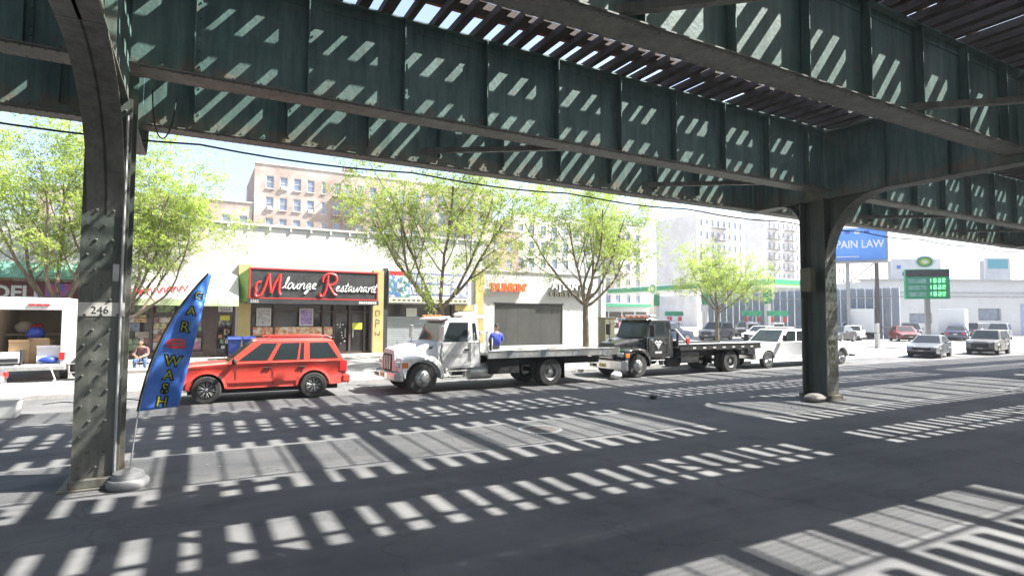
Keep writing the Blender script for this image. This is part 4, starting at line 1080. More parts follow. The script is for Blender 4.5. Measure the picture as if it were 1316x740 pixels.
def car(name, label, loc, rz, kind, paint, group=None, wheels='alurim', rimb='alurim', detail=True, roofrail=False, arch=None):
    root = thing(name, label, 'car' if kind != 'suv' else 'SUV', loc, rz, group)
    P = M[paint]
    if kind == 'suv':
        L, W, r_, xf, xr, sill, zb, zr = 4.75, 1.86, .385, -1.45, 1.42, .34, 1.08, 1.76
        top = [(-2.27,.36),(-2.35,.46),(-2.38,.62),(-2.36,.78),(-2.3,.9),(-2.2,.98),(-1.9,1.03),(-1.0,1.1),(1.2,1.12),(2.2,1.11),(2.32,1.0),(2.37,.85),(2.39,.6),(2.36,.46),(2.28,.38)]
        cb = Cabin(-1.02, 2.22, -.25, 1.95, 1.06, 1.76, .9, .72)
        cuts = [(-.62,.02),(.42,.5),(.92,.0)]
    elif kind == 'sedan':
        L, W, r_, xf, xr, sill, zb, zr = 4.7, 1.82, .335, -1.4, 1.38, .28, .93, 1.44
        top = [(-2.24,.3),(-2.33,.38),(-2.36,.5),(-2.33,.62),(-2.25,.71),(-2.1,.78),(-1.8,.83),(-.95,.93),(.2,.965),(1.35,.99),(1.9,1.0),(2.15,.98),(2.28,.9),(2.33,.72),(2.34,.5),(2.26,.32)]
        cb = Cabin(-1.0, 1.75, -.2, 1.0, .92, 1.45, .86, .66)
        cuts = []
    prof = arch_profile(top, [(xf,r_,r_),(xr,r_,r_)], sill)
    mb = MB(); slab_body(mb, prof, W, cz_=.7, taper=.14); body = mb.build('body', P, root, smooth=True)
    mb = MB(); cb.mesh(mb); cab_ = mb.build('cabin', P, root, smooth=True)
    MB().box(-2.0, 2.0, -W/2+.22, W/2-.22, .2, .72).build('underbody', M['dark'], root)
    # panes
    pane(cb.front(.06,.93,.09), 'windscreen', M['glass'], cab_)
    pane(cb.front(.06,.93,.09,back=True), 'rear_window', M['glass'], cab_)
    for sd in (-1, 1):
        def pos(f, t): return (cb.x_at(f, t), t)
        fs = ((.06,.42),(.45,.72),(.755,.95)) if kind == 'suv' else ((.08,.5),(.53,.9))
        for a, b_ in fs:
            pane(cb.side([pos(a,.08), pos(b_,.08), pos(b_ if b_ < .9 else b_-.02,.88), pos(a+(.03 if a < .1 else 0),.88)], .006, sd), 'side_window', M['glass'], cab_)
        for xx in ((-.75,.3,1.25) if kind == 'suv' else (-.7,.35)):
            MB().box(xx-.006, xx+.006, sd*(W/2)-.004, sd*(W/2)+.003, .45, zb-.08).build('door_seam', M['dark'], body)
            MB().box(xx+.72, xx+.92, sd*(W/2+.01)-.018, sd*(W/2+.01)+.018, zb-.2, zb-.16).build('door_handle', M['black'] if kind == 'suv' else P, body, bevel=.008)
        mm = MB(); mm.ball((-.72, sd*(W/2+.1), zb+.08), .1, 8, 5, sc=(.7,1,.75)); mm.build('mirror', P, root, smooth=True)
        MB().box(-2.31, -2.1, sd*(W/2-.36)-.17, sd*(W/2-.36)+.17, .63 if kind == 'sedan' else .74, .77 if kind == 'sedan' else .92).build('headlight', M['lampclr'], root, bevel=.03)
        MB().box(2.2, 2.37, sd*(W/2-.29)-.14, sd*(W/2-.29)+.14, .66 if kind == 'sedan' else .78, .84 if kind == 'sedan' else 1.03).build('tail_light', M['lampred'], root, bevel=.02)
    MB().box(-2.395, -2.3, -.5, .5, .52, .68 if kind == 'sedan' else .82).build('grille', M['black'], root, bevel=.02)
    MB().box(-2.4, -2.28, -.8, .8, .32, .44).build('lower_intake', M['black'], root, bevel=.02)
    MB().box(-2.41, -2.397, -.16, .16, .44, .52).build('licence_plate', M['offwhite'], root)
    MB().box(2.36, 2.395, -.16, .16, .62, .74).build('licence_plate', M['offwhite'], root)
    ms = wheel_meshes(r_, .22, wheels, (rimb, wheels), 7)
    for x in (xf, xr):
        for sd in (-1, 1): put_wheel(root, ms, x, sd*(W/2-.115), r_, sd < 0)
    return root
# ---- red SUV parked by the restaurant
rs = thing('red_suv', 'faded red SUV with black wheels parked in front of the restaurant', 'SUV', (1.83, 19.45, 0), R(-.5))
W = 1.84
top = [(-2.14,.4),(-2.22,.55),(-2.22,.72),(-2.18,.86),(-2.1,1.0),(-1.85,1.06),(-.9,1.12),(1.2,1.14),(2.3,1.13),(2.4,.95),(2.44,.72),(2.42,.48),(2.3,.4)]
prof = arch_profile(top, [(-1.47,.39,.39),(1.44,.39,.39)], .38, .07)
mb = MB(); slab_body(mb, prof, W, cz_=.75, edge=.035, shoulder=.06, taper=.07)
rb = mb.build('body', M['redcar'], rs, smooth=True)
cb = Cabin(-.98, 2.36, -.18, 2.02, 1.11, 1.79, .9, .7)
mb = MB(); cb.mesh(mb); rc = mb.build('cabin', M['redcar'], rs, smooth=True)
MB().box(-1.95, 2.2, -.68, .68, .24, .8).build('underbody', M['dark'], rs)
pane(cb.front(.06,.92,.1), 'windscreen', M['glassg'], rc); pane(cb.front(.1,.85,.12,back=True), 'rear_window', M['glass'], rc)
for sd in (-1, 1):
    f = lambda a, t: (cb.x_at(a, t), t)
    for A in ([f(.07,.1), f(.315,.1), f(.30,.84), f(.115,.84)], [f(.355,.1), f(.575,.1), f(.565,.84), f(.345,.84)], [f(.595,.1), f(.635,.1), f(.62,.84), f(.585,.84)], [f(.69,.12), f(.955,.12), f(.915,.84), f(.69,.84)]):
        pane(cb.side(A, .007, sd), 'side_window', M['glass'], rc)
    for xx in (-.72, .28, 1.1):
        MB().box(xx-.007, xx+.007, sd*W/2-.004, sd*W/2+.004, .46, 1.05).build('door_seam', M['dark'], rb)
    for xx in (.02, .98): MB().box(xx, xx+.2, sd*(W/2+.008)-.02, sd*(W/2+.008)+.02, .93, .98).build('door_handle', M['black'], rb, bevel=.01)
    MB().box(-.95, .95, sd*(W/2+.008)-.014, sd*(W/2+.008)+.014, .55, .62).build('side_moulding', M['redcar'], rb, bevel=.008)
    # flared arches
    for xw in (-1.47, 1.44):
        loops = []
        for i in range(13):
            t = math.pi*(.02+.96*i/12); 
            c_, s_ = math.cos(t), math.sin(t)
            loops.append([(xw+.46*c_, sd*(W/2-.03), .39+.46*s_), (xw+.46*c_, sd*(W/2+.035), .39+.46*s_), (xw+.53*c_, sd*(W/2+.022), .39+.53*s_), (xw+.53*c_, sd*(W/2-.03), .39+.53*s_)])
        MB().loft(loops).build('wheel_arch_flare', M['redcar'], rb, smooth=True)
    mm = MB(); mm.ball((-.78, sd*(W/2+.13), 1.17), .12, 8, 6, sc=(.6,1,.8)); mm.box(-.82,-.74, min(sd*(W/2-.1), sd*(W/2+.1)), max(sd*(W/2-.1), sd*(W/2+.1)), 1.08, 1.14); mm.build('mirror', M['redcar'] if sd > 0 else M['black'], rs, smooth=True)
    MB().box(-2.2, -1.98, sd*.68-.2, sd*.68+.2, .78, .96).build('headlight', M['lampclr'], rs, bevel=.03)
    MB().box(2.2, 2.445, sd*.8-.1, sd*.8+.1, .78, 1.1).build('tail_light', M['lampred'], rs, bevel=.02)
    mb = MB(); mb.tube([(.1, sd*.62, 1.82), (.2, sd*.62, 1.87), (1.9, sd*.62, 1.87), (2.0, sd*.62, 1.81)], .022, 6); mb.build('roof_rail', M['redcar'], rs, smooth=True)
MB().box(-2.26, -2.12, -.6, .6, .66, .92).build('grille', M['redcar'], rs, bevel=.03)
MB().box(-2.28, -2.262, -.5, .5, .7, .88).build('grille_mesh', M['black'], rs)
MB().box(-2.31, -2.05, -.9, .9, .42, .62).build('front_bumper', M['redcar'], rs, bevel=.05, seg=3)
MB().box(2.3, 2.55, -.9, .9, .42, .68).build('rear_bumper', M['redcar'], rs, bevel=.05, seg=3)
MB().box(1.95, 2.12, -.5, .5, 1.79, 1.83).build('rear_spoiler', M['black'], rs, bevel=.012)
mb = MB(); mb.tube([(-1.0,.72,1.12),(-.92,.74,1.75)], .006, 4); mb.build('aerial', M['black'], rs)
ms = wheel_meshes(.39, .27, 'x', ('rimblk','alurim'), 9)
for x in (-1.47, 1.44):
    for sd in (-1, 1): put_wheel(rs, ms, x, sd*(W/2-.1), .39, sd < 0)

# ---- medium trucks (origin at the front axle on the ground)
def flatbed(name, label, loc, rz, paint, wb, bed0, bed1, black=False):
    t = thing(name, label, 'truck', loc, rz)
    P = M[paint]; WH = 2.2
    RW = .5
    fw, rw = truck_wheel_meshes(RW, .28, False), truck_wheel_meshes(RW, .28, True)
    for sd in (-1, 1):
        put_wheel(t, fw, 0, sd*(WH/2-.16), RW, sd < 0)
        put_wheel(t, rw, wb, sd*(WH/2-.1), RW, sd < 0); put_wheel(t, rw, wb, sd*(WH/2-.43), RW, sd < 0)
    MB().box(-.7, bed1-.4, -.42, -.32, .72, .95).box(-.7, bed1-.4, .32, .42, .72, .95).box(-.1, .1, -.8, .8, .42, .56).box(wb-.12, wb+.12, -.9, .9, .42, .58).build('chassis', M['dark'], t)
    # hood: lofted cross-sections along x
    def sec(x, zt, w, zl, cr):
        return [(x,-w,zl),(x,-w,zt-cr*1.6),(x,-w+cr*.5,zt-cr*.5),(x,-w+cr*1.4,zt),(x,w-cr*1.4,zt),(x,w-cr*.5,zt-cr*.5),(x,w,zt-cr*1.6),(x,w,zl)]
    mb = MB(); mb.loft([sec(-.84,1.3,.5,.66,.06), sec(-.8,1.42,.56,.64,.1), sec(-.4,1.52,.64,.62,.13), sec(.1,1.62,.76,.62,.15), sec(.62,1.7,.9,.62,.15)])
    hd = mb.build('hood', P, t, smooth=True)
    for sd in (-1, 1):
        # fender: arched loft
        mb = MB(); loops = []
        tops = [(-.78,.7),(-.78,1.0),(-.7,1.14),(-.45,1.2),(-.2,1.23),(.15,1.23),(.42,1.18),(.62,1.02),(.72,.8),(.78,.58)]
        for yy, k in ((.5, -.02), (WH/2-.12, 0), (WH/2-.02, .035), (WH/2+.02, .09)):
            out = [(x*(1-k*.5), z-k) for x, z in tops]
            inn = []
            for i in range(10):
                a = math.pi*(-.02+1.02*i/9); inn.append((.0+.62*math.cos(a), .5+.6*math.sin(a)))
            inn = [( .7, .56)] + inn[0:] + [(-.68,.66)]
            loops.append([(x, sd*yy, z) for x, z in out] + [(x, sd*yy, z) for x, z in inn])
        mb.loft(loops); fd = mb.build('fender', P, t, smooth=True)
        MB().box(-.83, -.6, sd*.86-.17, sd*.86+.17, .86, 1.04).build('headlight', M['lampclr'], fd, bevel=.03)
        MB().box(-.74, -.52, sd*(WH/2-.03)-.06, sd*(WH/2-.03)+.06, .84, 1.02).build('turn_signal', M['lampamber'], fd, bevel=.02)
        # mirror
        mb = MB(); mb.tube([(.66,sd*1.0,1.65),(.5,sd*1.38,1.62),(.5,sd*1.38,2.2),(.7,sd*1.0,2.25)], .016, 6); mb.tube([(.5,sd*1.38,1.5),(.75,sd*1.03,1.2)], .014, 5)
        ma = mb.build('mirror_arm', M['chrome'] if not black else M['black'], t)
        MB().box(.44, .54, sd*1.42-.12, sd*1.42+.12, 1.72, 2.2).build('mirror', M['alu'] if not black else M['black'], ma, bevel=.02)
        mb = MB(); mb.ball((.48, sd*1.4, 1.56), .11, 8, 6, sc=(.5,1,1)); mb.build('round_mirror', M['chrome'], ma, smooth=True)
    # cab
    cb = Cabin(.56, 2.12, .86, 2.04, 1.62, 2.46, 1.0, .9)
    mb = MB()
    prof = [(.56,.78),(.56,1.64),(2.12,1.64),(2.12,.78)]
    slab_body(mb, prof, 2.04, cz_=1.2, edge=.02)
    cl = mb.build('cab', P, t, smooth=True, bevel=.02)
    mb = MB(); cb.mesh(mb); cu = mb.build('cab_top', P, t, smooth=True)
    MB().add([(.62,-.95,2.38),(.62,.95,2.38),(1.0,.95,2.46),(1.0,-.95,2.46),(.6,-.93,2.43),(.6,.93,2.43),(1.0,.93,2.52),(1.0,-.93,2.52)], [(0,3,2,1),(4,5,6,7),(0,1,5,4),(1,2,6,5),(2,3,7,6),(3,0,4,7)]).build('sun_visor', P, t, bevel=.02)
    pane(cb.front(.05,.88,.08), 'windscreen', M['glassg'], cu)
    pane(cb.front(.2,.85,.25,back=True), 'rear_window', M['glass'], cu)
    for sd in (-1, 1):
        f = lambda a, q: (cb.x_at(a, q), q)
        pane(cb.side([f(.08,.04), f(.68,.04), f(.70,.82), f(.14,.82)], .007, sd), 'side_window', M['glass'], cu)
        pane(cb.side([f(.82,.1), f(.93,.1), f(.92,.8), f(.82,.8)], .007, sd), 'quarter_window', M['glass'], cu)
        d = MB().box(.66, 1.72, sd*1.02-.006, sd*1.02+.006, .84, 1.62).build('door', P, t, bevel=.004)
        for a, b_ in ((.655,.662),(1.722,1.73)): MB().box(a, b_, sd*1.023-.006, sd*1.023+.006, .84, 1.62).build('door_seam', M['dark'], d)
        MB().box(1.5, 1.66, sd*1.04-.02, sd*1.04+.02, 1.36, 1.42).build('handle', M['black'], d, bevel=.01)
        mb = MB(); mb.tube([(1.86,sd*1.05,1.15),(1.83,sd*1.09,1.2),(1.83,sd*1.09,1.9),(1.86,sd*1.02,1.95)], .018, 6); mb.build('grab_rail', M['chrome'], t)
        st = MB().box(.72, 1.62, sd*.86-.16, sd*.86+.16, .42, .46).box(.78, 1.6, sd*.92-.12, sd*.92+.12, .66, .7).box(.75,.79,sd*.86-.1,sd*.86+.1,.46,.8).box(1.56,1.6,sd*.86-.1,sd*.86+.1,.46,.8).build('step', M['alu'], t, bevel=.01)
        MB().lathe([(.26,0),(.28,.04),(.28,.86),(.26,.9)], 'x', (1.75, sd*.72, .62), 16).build('fuel_tank', M['alu'] if not black else M['dark'], t, smooth=True)
    for k in range(5): MB().box(.64, .76, -.7+.35*k-.06, -.7+.35*k+.06, 2.5, 2.56).build('marker_light', M['lampamber'], t, bevel=.02)
    # grille and bumper
    g = MB().box(-.875, -.84, -.42, .42, .72, 1.26).build('grille', M['black'] if not black else M['chrome'], t, bevel=.02)
    if not black:
        for k in range(5): MB().box(-.9, -.876, -.36+.18*k-.045, -.36+.18*k+.045, .76, 1.22).build('grille_bar', M['alu'], g)
    else:
        for k in range(6): MB().box(-.9, -.876, -.4, .4, .75+.085*k, .79+.085*k).build('grille_bar', M['black'], g)
    bz = (.42, .72) if not black else (.32, .74)
    bw = 1.13 if not black else 1.22
    mb = MB()
    mb.loft([[(-1.0,-y,bz[0]),(-.92,-y,bz[0]),(-.92,-y,bz[1]),(-1.0,-y,bz[1])] if False else [(x0,y,bz[0]+.03),(x0+.1,y,bz[0]),(x0+.1,y,bz[1]),(x0,y,bz[1]-.03)] for y, x0 in ((-bw,-.78),(-bw+.12,-.95),(-.5,-1.03),(.5,-1.03),(bw-.12,-.95),(bw,-.78))])
    bp = mb.build('front_bumper', M['chrome'], t, bevel=.012)
    MB().box(-1.045, -1.033, -.2, .2, bz[0]+.1, bz[0]+.24).build('licence_plate', M['plate'], bp)
    for k in range(3): MB().box(-1.045, -1.033, .45+.16*k-.05, .45+.16*k+.05, bz[0]+.08, bz[0]+.2).build('bumper_slot', M['black'], bp)
    # bed
    bl = bed1-bed0
    bd = thing_child('bed', t)
    deck = MB().box(bed0, bed1, -1.16, 1.16, 1.16, 1.24).build('deck', M['alu'] if not black else M['galv'], t)
    for k in range(int(bl/.6)): MB().box(bed0+.3+.6*k, bed0+.36+.6*k, -1.1, 1.1, 1.03, 1.157).build('cross_bearer', M['dark'], deck)
    for sd in (-1, 1):
        rl = MB().box(bed0, bed1, sd*1.2-.035, sd*1.2+.035, 1.06, 1.3).box(bed0, bed1, sd*1.21-.05, sd*1.21+.05, 1.3, 1.34).build('side_rail', M['alu'] if not black else M['blacktruck'], t, bevel=.012)
        for k in range(4 if not black else 7):
            x = bed0+.9+k*(bl-1.6)/(3 if not black else 6)
            MB().box(x-.16, x+.16, sd*1.238-.008, sd*1.238+.008, 1.07, 1.29).build('stake_pocket', M['shutter'] if not black else M['offwhite'], rl) if not black else MB().box(x-.1, x+.1, sd*1.238-.006, sd*1.238+.006, 1.14, 1.2).build('reflector', M['offwhite'], rl)
        MB().box(wb+.62, wb+.65, sd*.8-.3, sd*.8+.3, .25, .98).build('mud_flap', M['black'], t)
        MB().box(bed0+.15, bed0+1.3, sd*.98-.16, sd*.98+.16, .52, 1.02).build('tool_box', M['blacktruck'] if black else M['dark'], t, bevel=.015)
        MB().box(bed1-.02, bed1+.03, sd*.95-.12, sd*.95+.12, 1.08, 1.2).build('tail_light', M['lampred'], t)
    # headboard behind the cab
    hb = MB().box(bed0, bed0+.08, -1.1, 1.1, 1.24, 1.5).box(bed0, bed0+.08, -1.1, -1.02, 1.5, 2.0).box(bed0, bed0+.08, 1.02, 1.1, 1.5, 2.0).box(bed0, bed0+.08, -1.02, 1.02, 1.92, 2.0)
    hb.build('headboard', M['whitetruck'] if not black else M['blacktruck'], t, bevel=.01)
    MB().box(bed0+.12, bed0+.6, -.45, .45, 1.243, 1.52).build('winch', M['galv'], t, bevel=.03)
    return t
def thing_child(n, p): return None
wt = flatbed('white_flatbed_truck', 'white flatbed truck with orange turn signals, its bed in front of the corner shop', (6.55, 18.98, 0), R(1.2), 'whitetruck', 4.95, 2.3, 8.15)
mb = MB(); mb.box(1.75, 2.6, -.35, .4, 2.42, 2.56).ball((2.0, 0, 2.58), .3, 10, 6, sc=(1.6,1.2,.35)).tube([(2.5,.25,2.5),(2.5,.25,2.95)], .09, 8); mb.build('roof_beacon', M['offwhite'], wt, bevel=.03, smooth=True)
for k, (xx, zz) in enumerate(((.85,1.2),(.98,1.22),(1.1,1.18),(1.22,1.22),(1.34,1.2))):
    MB().box(xx, xx+.09, -1.034, -1.0285, zz-.07, zz+.05).build('faded_mark', M['alu'], wt)
MB().box(-.1, .14, -1.045, -1.03, 1.3, 1.36) if False else None
MB().box(.3, .5, -.83, -.79, 1.42, 1.5).build('hood_badge', M['black'], wt)
for k in range(3):
    mb = MB(); mb.tube([(3.0+k*1.5+.1*math.sin(i*1.3)*(1+k), -.5+.09*i, 1.262) for i in range(12)], .02, 5); mb.build('deck_chain', M['rail'], wt)
MB().box(2.42, 2.5, -1.14, -1.06, 1.34, 1.75).build('work_lamp', M['black'], wt, bevel=.02)
mb = MB(); mb.tube([(.72,-1.06,.95),(.5,-1.12,1.3)], .012, 5).tube([(-.86,-1.0,.72),(-.88,-1.02,1.75)], .008, 5); mb.build('marker_rod', M['black'], wt)
bt = flatbed('black_tow_truck', 'black flatbed tow truck with chrome bumper and white door emblem', (16.3, 19.75, 0), R(2.0), 'blacktruck', 5.75, 2.3, 7.85, True)
stroke([[(1.0,1.42),(1.1,1.5),(1.19,1.42),(1.28,1.5),(1.38,1.42)], [(1.05,1.4),(1.19,1.2),(1.33,1.4)], [(1.19,1.44),(1.19,1.16)], [(1.12,1.36),(1.26,1.36)]], .035, M['white'], bt, 'door_emblem', loc=(0,-1.03,0), n=5)
for k in range(4): MB().box(1.02+k*.1, 1.02+k*.1+.075, -1.034, -1.0285, .98, 1.06).build('door_mark', M['white'], bt)
MB().box(-.87, -.8, -.86, -.7, 1.12, 1.26).build('green_lamp', mat('green_lens', (.1,.6,.12), rough=.25), bt, bevel=.04)
MB().box(.95, 1.3, -.8, .8, 2.53, 2.64).build('light_bar', M['whitetruck'], bt, bevel=.03)
mb = MB(); mb.tube([(2.15,-1.1,2.0),(2.9,-1.14,1.34)], .05, 6); mb.build('bed_strut', M['whitetruck'], bt, smooth=True)
MB().box(2.75, 2.95, -1.22, -1.12, 1.36, 1.6).build('red_strap', M['lampred'], bt, bevel=.02)

# ---- white pickup-based tow truck
pt = thing('white_pickup_tow_truck', 'white pickup tow truck with black grille, half hidden by the right column', 'truck', (25.4, 20.3, 0), R(.5))
W = 2.0
top = [(-.98,.5),(-1.02,.62),(-1.0,.95),(-.94,1.12),(-.5,1.2),(.95,1.28),(3.3,1.3),(3.36,1.1),(3.36,.55)]
prof = arch_profile(top, [(0,.42,.42)], .5, .08)
mb = MB(); slab_body(mb, prof, W, cx_=1.2, cz_=.9); pb = mb.build('body', M['whitecar'], pt, smooth=True)
cb = Cabin(.9, 3.3, 1.65, 3.2, 1.27, 1.95, .95, .78)
mb = MB(); cb.mesh(mb); pc = mb.build('cabin', M['whitecar'], pt, smooth=True)
pane(cb.front(.05,.92,.1), 'windscreen', M['glassg'], pc); pane(cb.front(.15,.85,.2,back=True), 'rear_window', M['glass'], pc)
for sd in (-1, 1):
    f = lambda a, q: (cb.x_at(a, q), q)
    pane(cb.side([f(.1,.08), f(.55,.08), f(.55,.86), f(.16,.86)], .007, sd), 'side_window', M['glass'], pc)
    pane(cb.side([f(.6,.08), f(.94,.08), f(.92,.86), f(.6,.86)], .007, sd), 'side_window', M['glass'], pc)
    MB().box(-1.04, -.86, sd*.78-.19, sd*.78+.19, .78, 1.08).build('headlight', M['lampclr'], pt, bevel=.03)
    mm = MB(); mm.box(1.05,1.12,sd*1.18-.12,sd*1.18+.12,1.35,1.65); mm.tube([(1.1,sd*.95,1.42),(1.1,sd*1.1,1.5)], .03, 5); mm.build('mirror', M['black'], pt)
    MB().box(3.4, 7.0, sd*.98-.06, sd*.98+.06, .95, 1.25).build('body_side', M['whitecar'], pt, bevel=.02)
    loops = []
    for i in range(11):
        t = math.pi*i/10; c_, s_ = math.cos(t), math.sin(t)
        loops.append([(6.1+.5*c_, sd*.72, .42+.52*s_), (6.1+.5*c_, sd*1.14, .42+.52*s_), (6.1+.56*c_, sd*1.14, .42+.58*s_), (6.1+.56*c_, sd*.72, .42+.58*s_)])
    MB().loft(loops).build('rear_fender', M['whitecar'], pt, smooth=True)
    MB().box(6.96, 7.02, sd*.85-.12, sd*.85+.12, .98, 1.2).build('tail_light', M['lampred'], pt)
MB().box(-1.06, -.95, -.58, .58, .72, 1.1).build('grille', M['black'], pt, bevel=.02)
for k in range(4): MB().box(-1.075, -1.061, -.56, .56, .77+.085*k, .79+.085*k).build('grille_bar', M['chrome'], pt)
MB().box(-1.14, -.92, -1.0, 1.0, .46, .7).build('front_bumper', M['chrome'], pt, bevel=.04)
MB().box(-.6, 6.6, -.6, .6, .45, .8).build('chassis', M['dark'], pt)
MB().box(3.4, 7.0, -.92, .92, 1.1, 1.2).build('deck', M['galv'], pt)
mb = MB(); mb.tube([(4.3,-.25,1.2),(6.6,-.1,1.75)], .07, 6).tube([(4.3,.25,1.2),(6.6,.1,1.75)], .07, 6).tube([(6.6,0,1.75),(6.9,0,1.0),(7.9,0,.45)], .07, 6).box(7.7,7.9,-.8,.8,.38,.5); mb.build('wheel_lift', M['black'], pt)
MB().box(3.42, 7.05, -1.0, -.9, 1.35, 1.4).box(3.45,3.5,-1.0,-.9,1.24,1.35).box(6.9,6.95,-1.0,-.9,1.24,1.35).build('grab_rail', M['black'], pt)
MB().box(2.0, 2.5, -.7, .7, 1.96, 2.06).build('light_bar', M['offwhite'], pt, bevel=.03)
ms = wheel_meshes(.42, .26, 'alurim', ('alurim','chrome'), 8)
for sd in (-1, 1):
    put_wheel(pt, ms, 0, sd*(W/2-.13), .42, sd < 0); put_wheel(pt, ms, 6.1, sd*.95, .42, sd < 0); put_wheel(pt, ms, 6.1, sd*.66, .42, sd < 0)

# ---- cars on the forecourt and along the far kerb
GRP = 'cars around the filling station'
car('parked_car', 'silver grey sedan facing us at the kerb below the price sign', (43.6, 20.6, 0), R(14), 'sedan', 'silver', GRP)
car('parked_car', 'tan grey SUV parked at the kerb behind the silver sedan', (51.4, 20.4, 0), R(10), 'suv', 'gold', GRP)
car('parked_car', 'navy SUV waiting just behind the cab of the black tow truck', (35.2, 36.6, .39), R(182), 'suv', 'navy', GRP)
car('parked_car', 'charcoal SUV with bright roof standing by the pumps behind the small tree', (44.5, 39.6, .39), R(20), 'suv', 'greycar', GRP)
car('parked_car', 'dark sedan parked nearest the right column on the forecourt', (51.8, 32.0, .39), R(12), 'sedan', 'darkcar', GRP)
car('parked_car', 'white sedan beside the dark sedan near the thin metal post', (58.6, 34.6, .39), R(25), 'sedan', 'whitecar', GRP)
car('parked_car', 'maroon sedan behind the silver sedan', (60.5, 30.8, .39), R(40), 'sedan', 'darkred', GRP)
car('parked_car', 'white sedan between the pumps, seen over the pickup hood', (45.0, 34.9, .39), R(15), 'sedan', 'whitecar', GRP)
car('parked_car', 'silver SUV under the canopy behind the pumps', (56, 45.5, .39), R(30), 'suv', 'silver', GRP)
car('parked_car', 'red sedan far back by the station shop', (52, 58, .4), R(10), 'sedan', 'darkred', GRP)
car('parked_car', 'silver sedan at the left frame edge with only its tail showing', (-7.05, 21.05, 0), R(1), 'sedan', 'silver', None)

for lb, x, y, z, rz, kd, pn in (('dark SUV behind the maroon sedan near the white building', 66.5, 33.2, .39, 30, 'suv', 'darkcar'), ('silver sedan among the cars below the corrugated fence', 55.6, 36.8, .39, 160, 'sedan', 'silver'),
        ('white SUV at the foot of the billboard leg', 62.3, 37.0, .39, 20, 'suv', 'whitecar'), ('navy sedan right of the price sign pole', 68.0, 29.6, .39, 200, 'sedan', 'navy'), ('black SUV far right in front of the long white building', 78.5, 31.6, .39, 170, 'suv', 'darkcar'),
        ('silver SUV second from the right frame edge by the white building', 74.5, 28.6, .39, 15, 'suv', 'silver'), ('white sedan left of the navy SUV behind the tow truck', 39.4, 44.0, .39, 10, 'sedan', 'whitecar'), ('dark sedan far back under the canopy', 49.0, 55.0, .4, 80, 'sedan', 'darkcar')):
    car('parked_car', lb, (x, y, z), R(rz), kd, pn, GRP)
# ================================================================== FILLING STATION
cn = thing('station_canopy', 'white filling station canopy with green fascia and round emblem', 'canopy', (46.6, 34.6, .4))
MB().box(0, 8.5, 0, 24.4, 5.0, 5.85).build('canopy_roof', M['whitecar'], cn)
MB().box(-.06, 8.56, -.06, 24.46, 5.28, 5.72).build('green_fascia', M['bpgreen'], cn)
MB().box(-.075, 8.575, -.075, 24.475, 5.2, 5.262).build('lime_stripe', M['bplime'], cn)
em = thing
def helios(parent, r_, face, name='emblem'):
    """layered sunflower disc; face = function (a, b, depth) -> point"""
    for rr, mt, d, n in ((1.0, 'white', 0, 32), (.86, 'bpgreen', .02, 18), (.66, 'bplime', .04, 18), (.46, 'flagyel', .06, 18), (.28, 'white', .08, 18)):
        pts = []
        N = n*2 if mt != 'white' else n
        for k in range(N):
            t = 2*math.pi*k/N; q = r_*rr*(1.0 if mt == 'white' or k % 2 == 0 else .8)
            pts.append((q*math.cos(t), q*math.sin(t)))
        mb = MB(); mb.add([face(a, b_, d) for a, b_ in pts]+[face(a, b_, d+.018) for a, b_ in pts], [tuple(range(N)), tuple(range(2*N-1, N-1, -1))]+[(i, (i+1) % N, (i+1) % N+N, i+N) for i in range(N)])
        mb.build(name, M[mt], parent)
helios(cn, .62, lambda a, b_, d: (-.09-d, 16.0+a, 5.45+b_))
helios(cn, .62, lambda a, b_, d: (4.2+a, -.09-d, 5.45+b_))
for px, py_ in ((4.2, 4.0), (4.2, 12.2), (4.2, 20.0)):
    p = MB().box(px-.22, px+.22, py_-.22, py_+.22, 0, 5.0).build('post', M['whitecar'], cn)
    MB().box(px-.26, px+.26, py_-.26, py_+.26, 3.6, 4.98).build('post_collar', M['bpgreen'], p)
pump0 = None
def make_pump():
    p = thing('fuel_pump', 'x', 'fuel pump', (0,0,0), 0, 'fuel pumps under the canopy')
    MB().box(-.5, .5, -.3, .3, 0, 1.75).build('cabinet', M['whitecar'], p, bevel=.03)
    MB().box(-.42, .42, -.33, -.303, 1.0, 1.55).box(-.42, .42, .303, .33, 1.0, 1.55).build('display', M['signblk'], p)
    MB().box(-.9, .9, -.35, .35, 2.35, 2.85).build('topper', M['bpgreen'], p, bevel=.02)
    MB().box(-.45, -.38, -.1, .1, 1.75, 2.35).box(.38, .45, -.1, .1, 1.75, 2.35).build('topper_post', M['whitecar'], p)
    MB().box(-.7, .7, -.5, .5, -.02, .12).build('island', M['concrete'], p)
    for s in (-1, 1):
        mb = MB(); mb.tube([(s*.52,0,1.5),(s*.66,-.12,1.2),(s*.62,-.1,.5),(s*.53,0,.9)], .03, 6); mb.build('hose', M['black'], p, smooth=True)
        MB().box(s*.6-.1, s*.6+.1, -.38, -.2, 1.75, 2.25).build('red_sign', M['lampred'], p, bevel=.02)
    return p
pump0 = make_pump()
for k, (x, y, rz, lb) in enumerate(((47.9, 38.2, 0, 'nearest fuel pump, right of the small tree trunk'), (49.6, 36.6, 0, 'fuel pump nearest the right column'), (47.6, 48.5, 0, 'fuel pump under the canopy left of the small tree'), (51.4, 52, 0, 'farthest fuel pump at the back of the canopy'))):
    p = pump0 if k == 0 else copy_tree(pump0)
    p.location = (x, y, .4); p.rotation_euler = (0, 0, R(-35)); p['label'] = lb
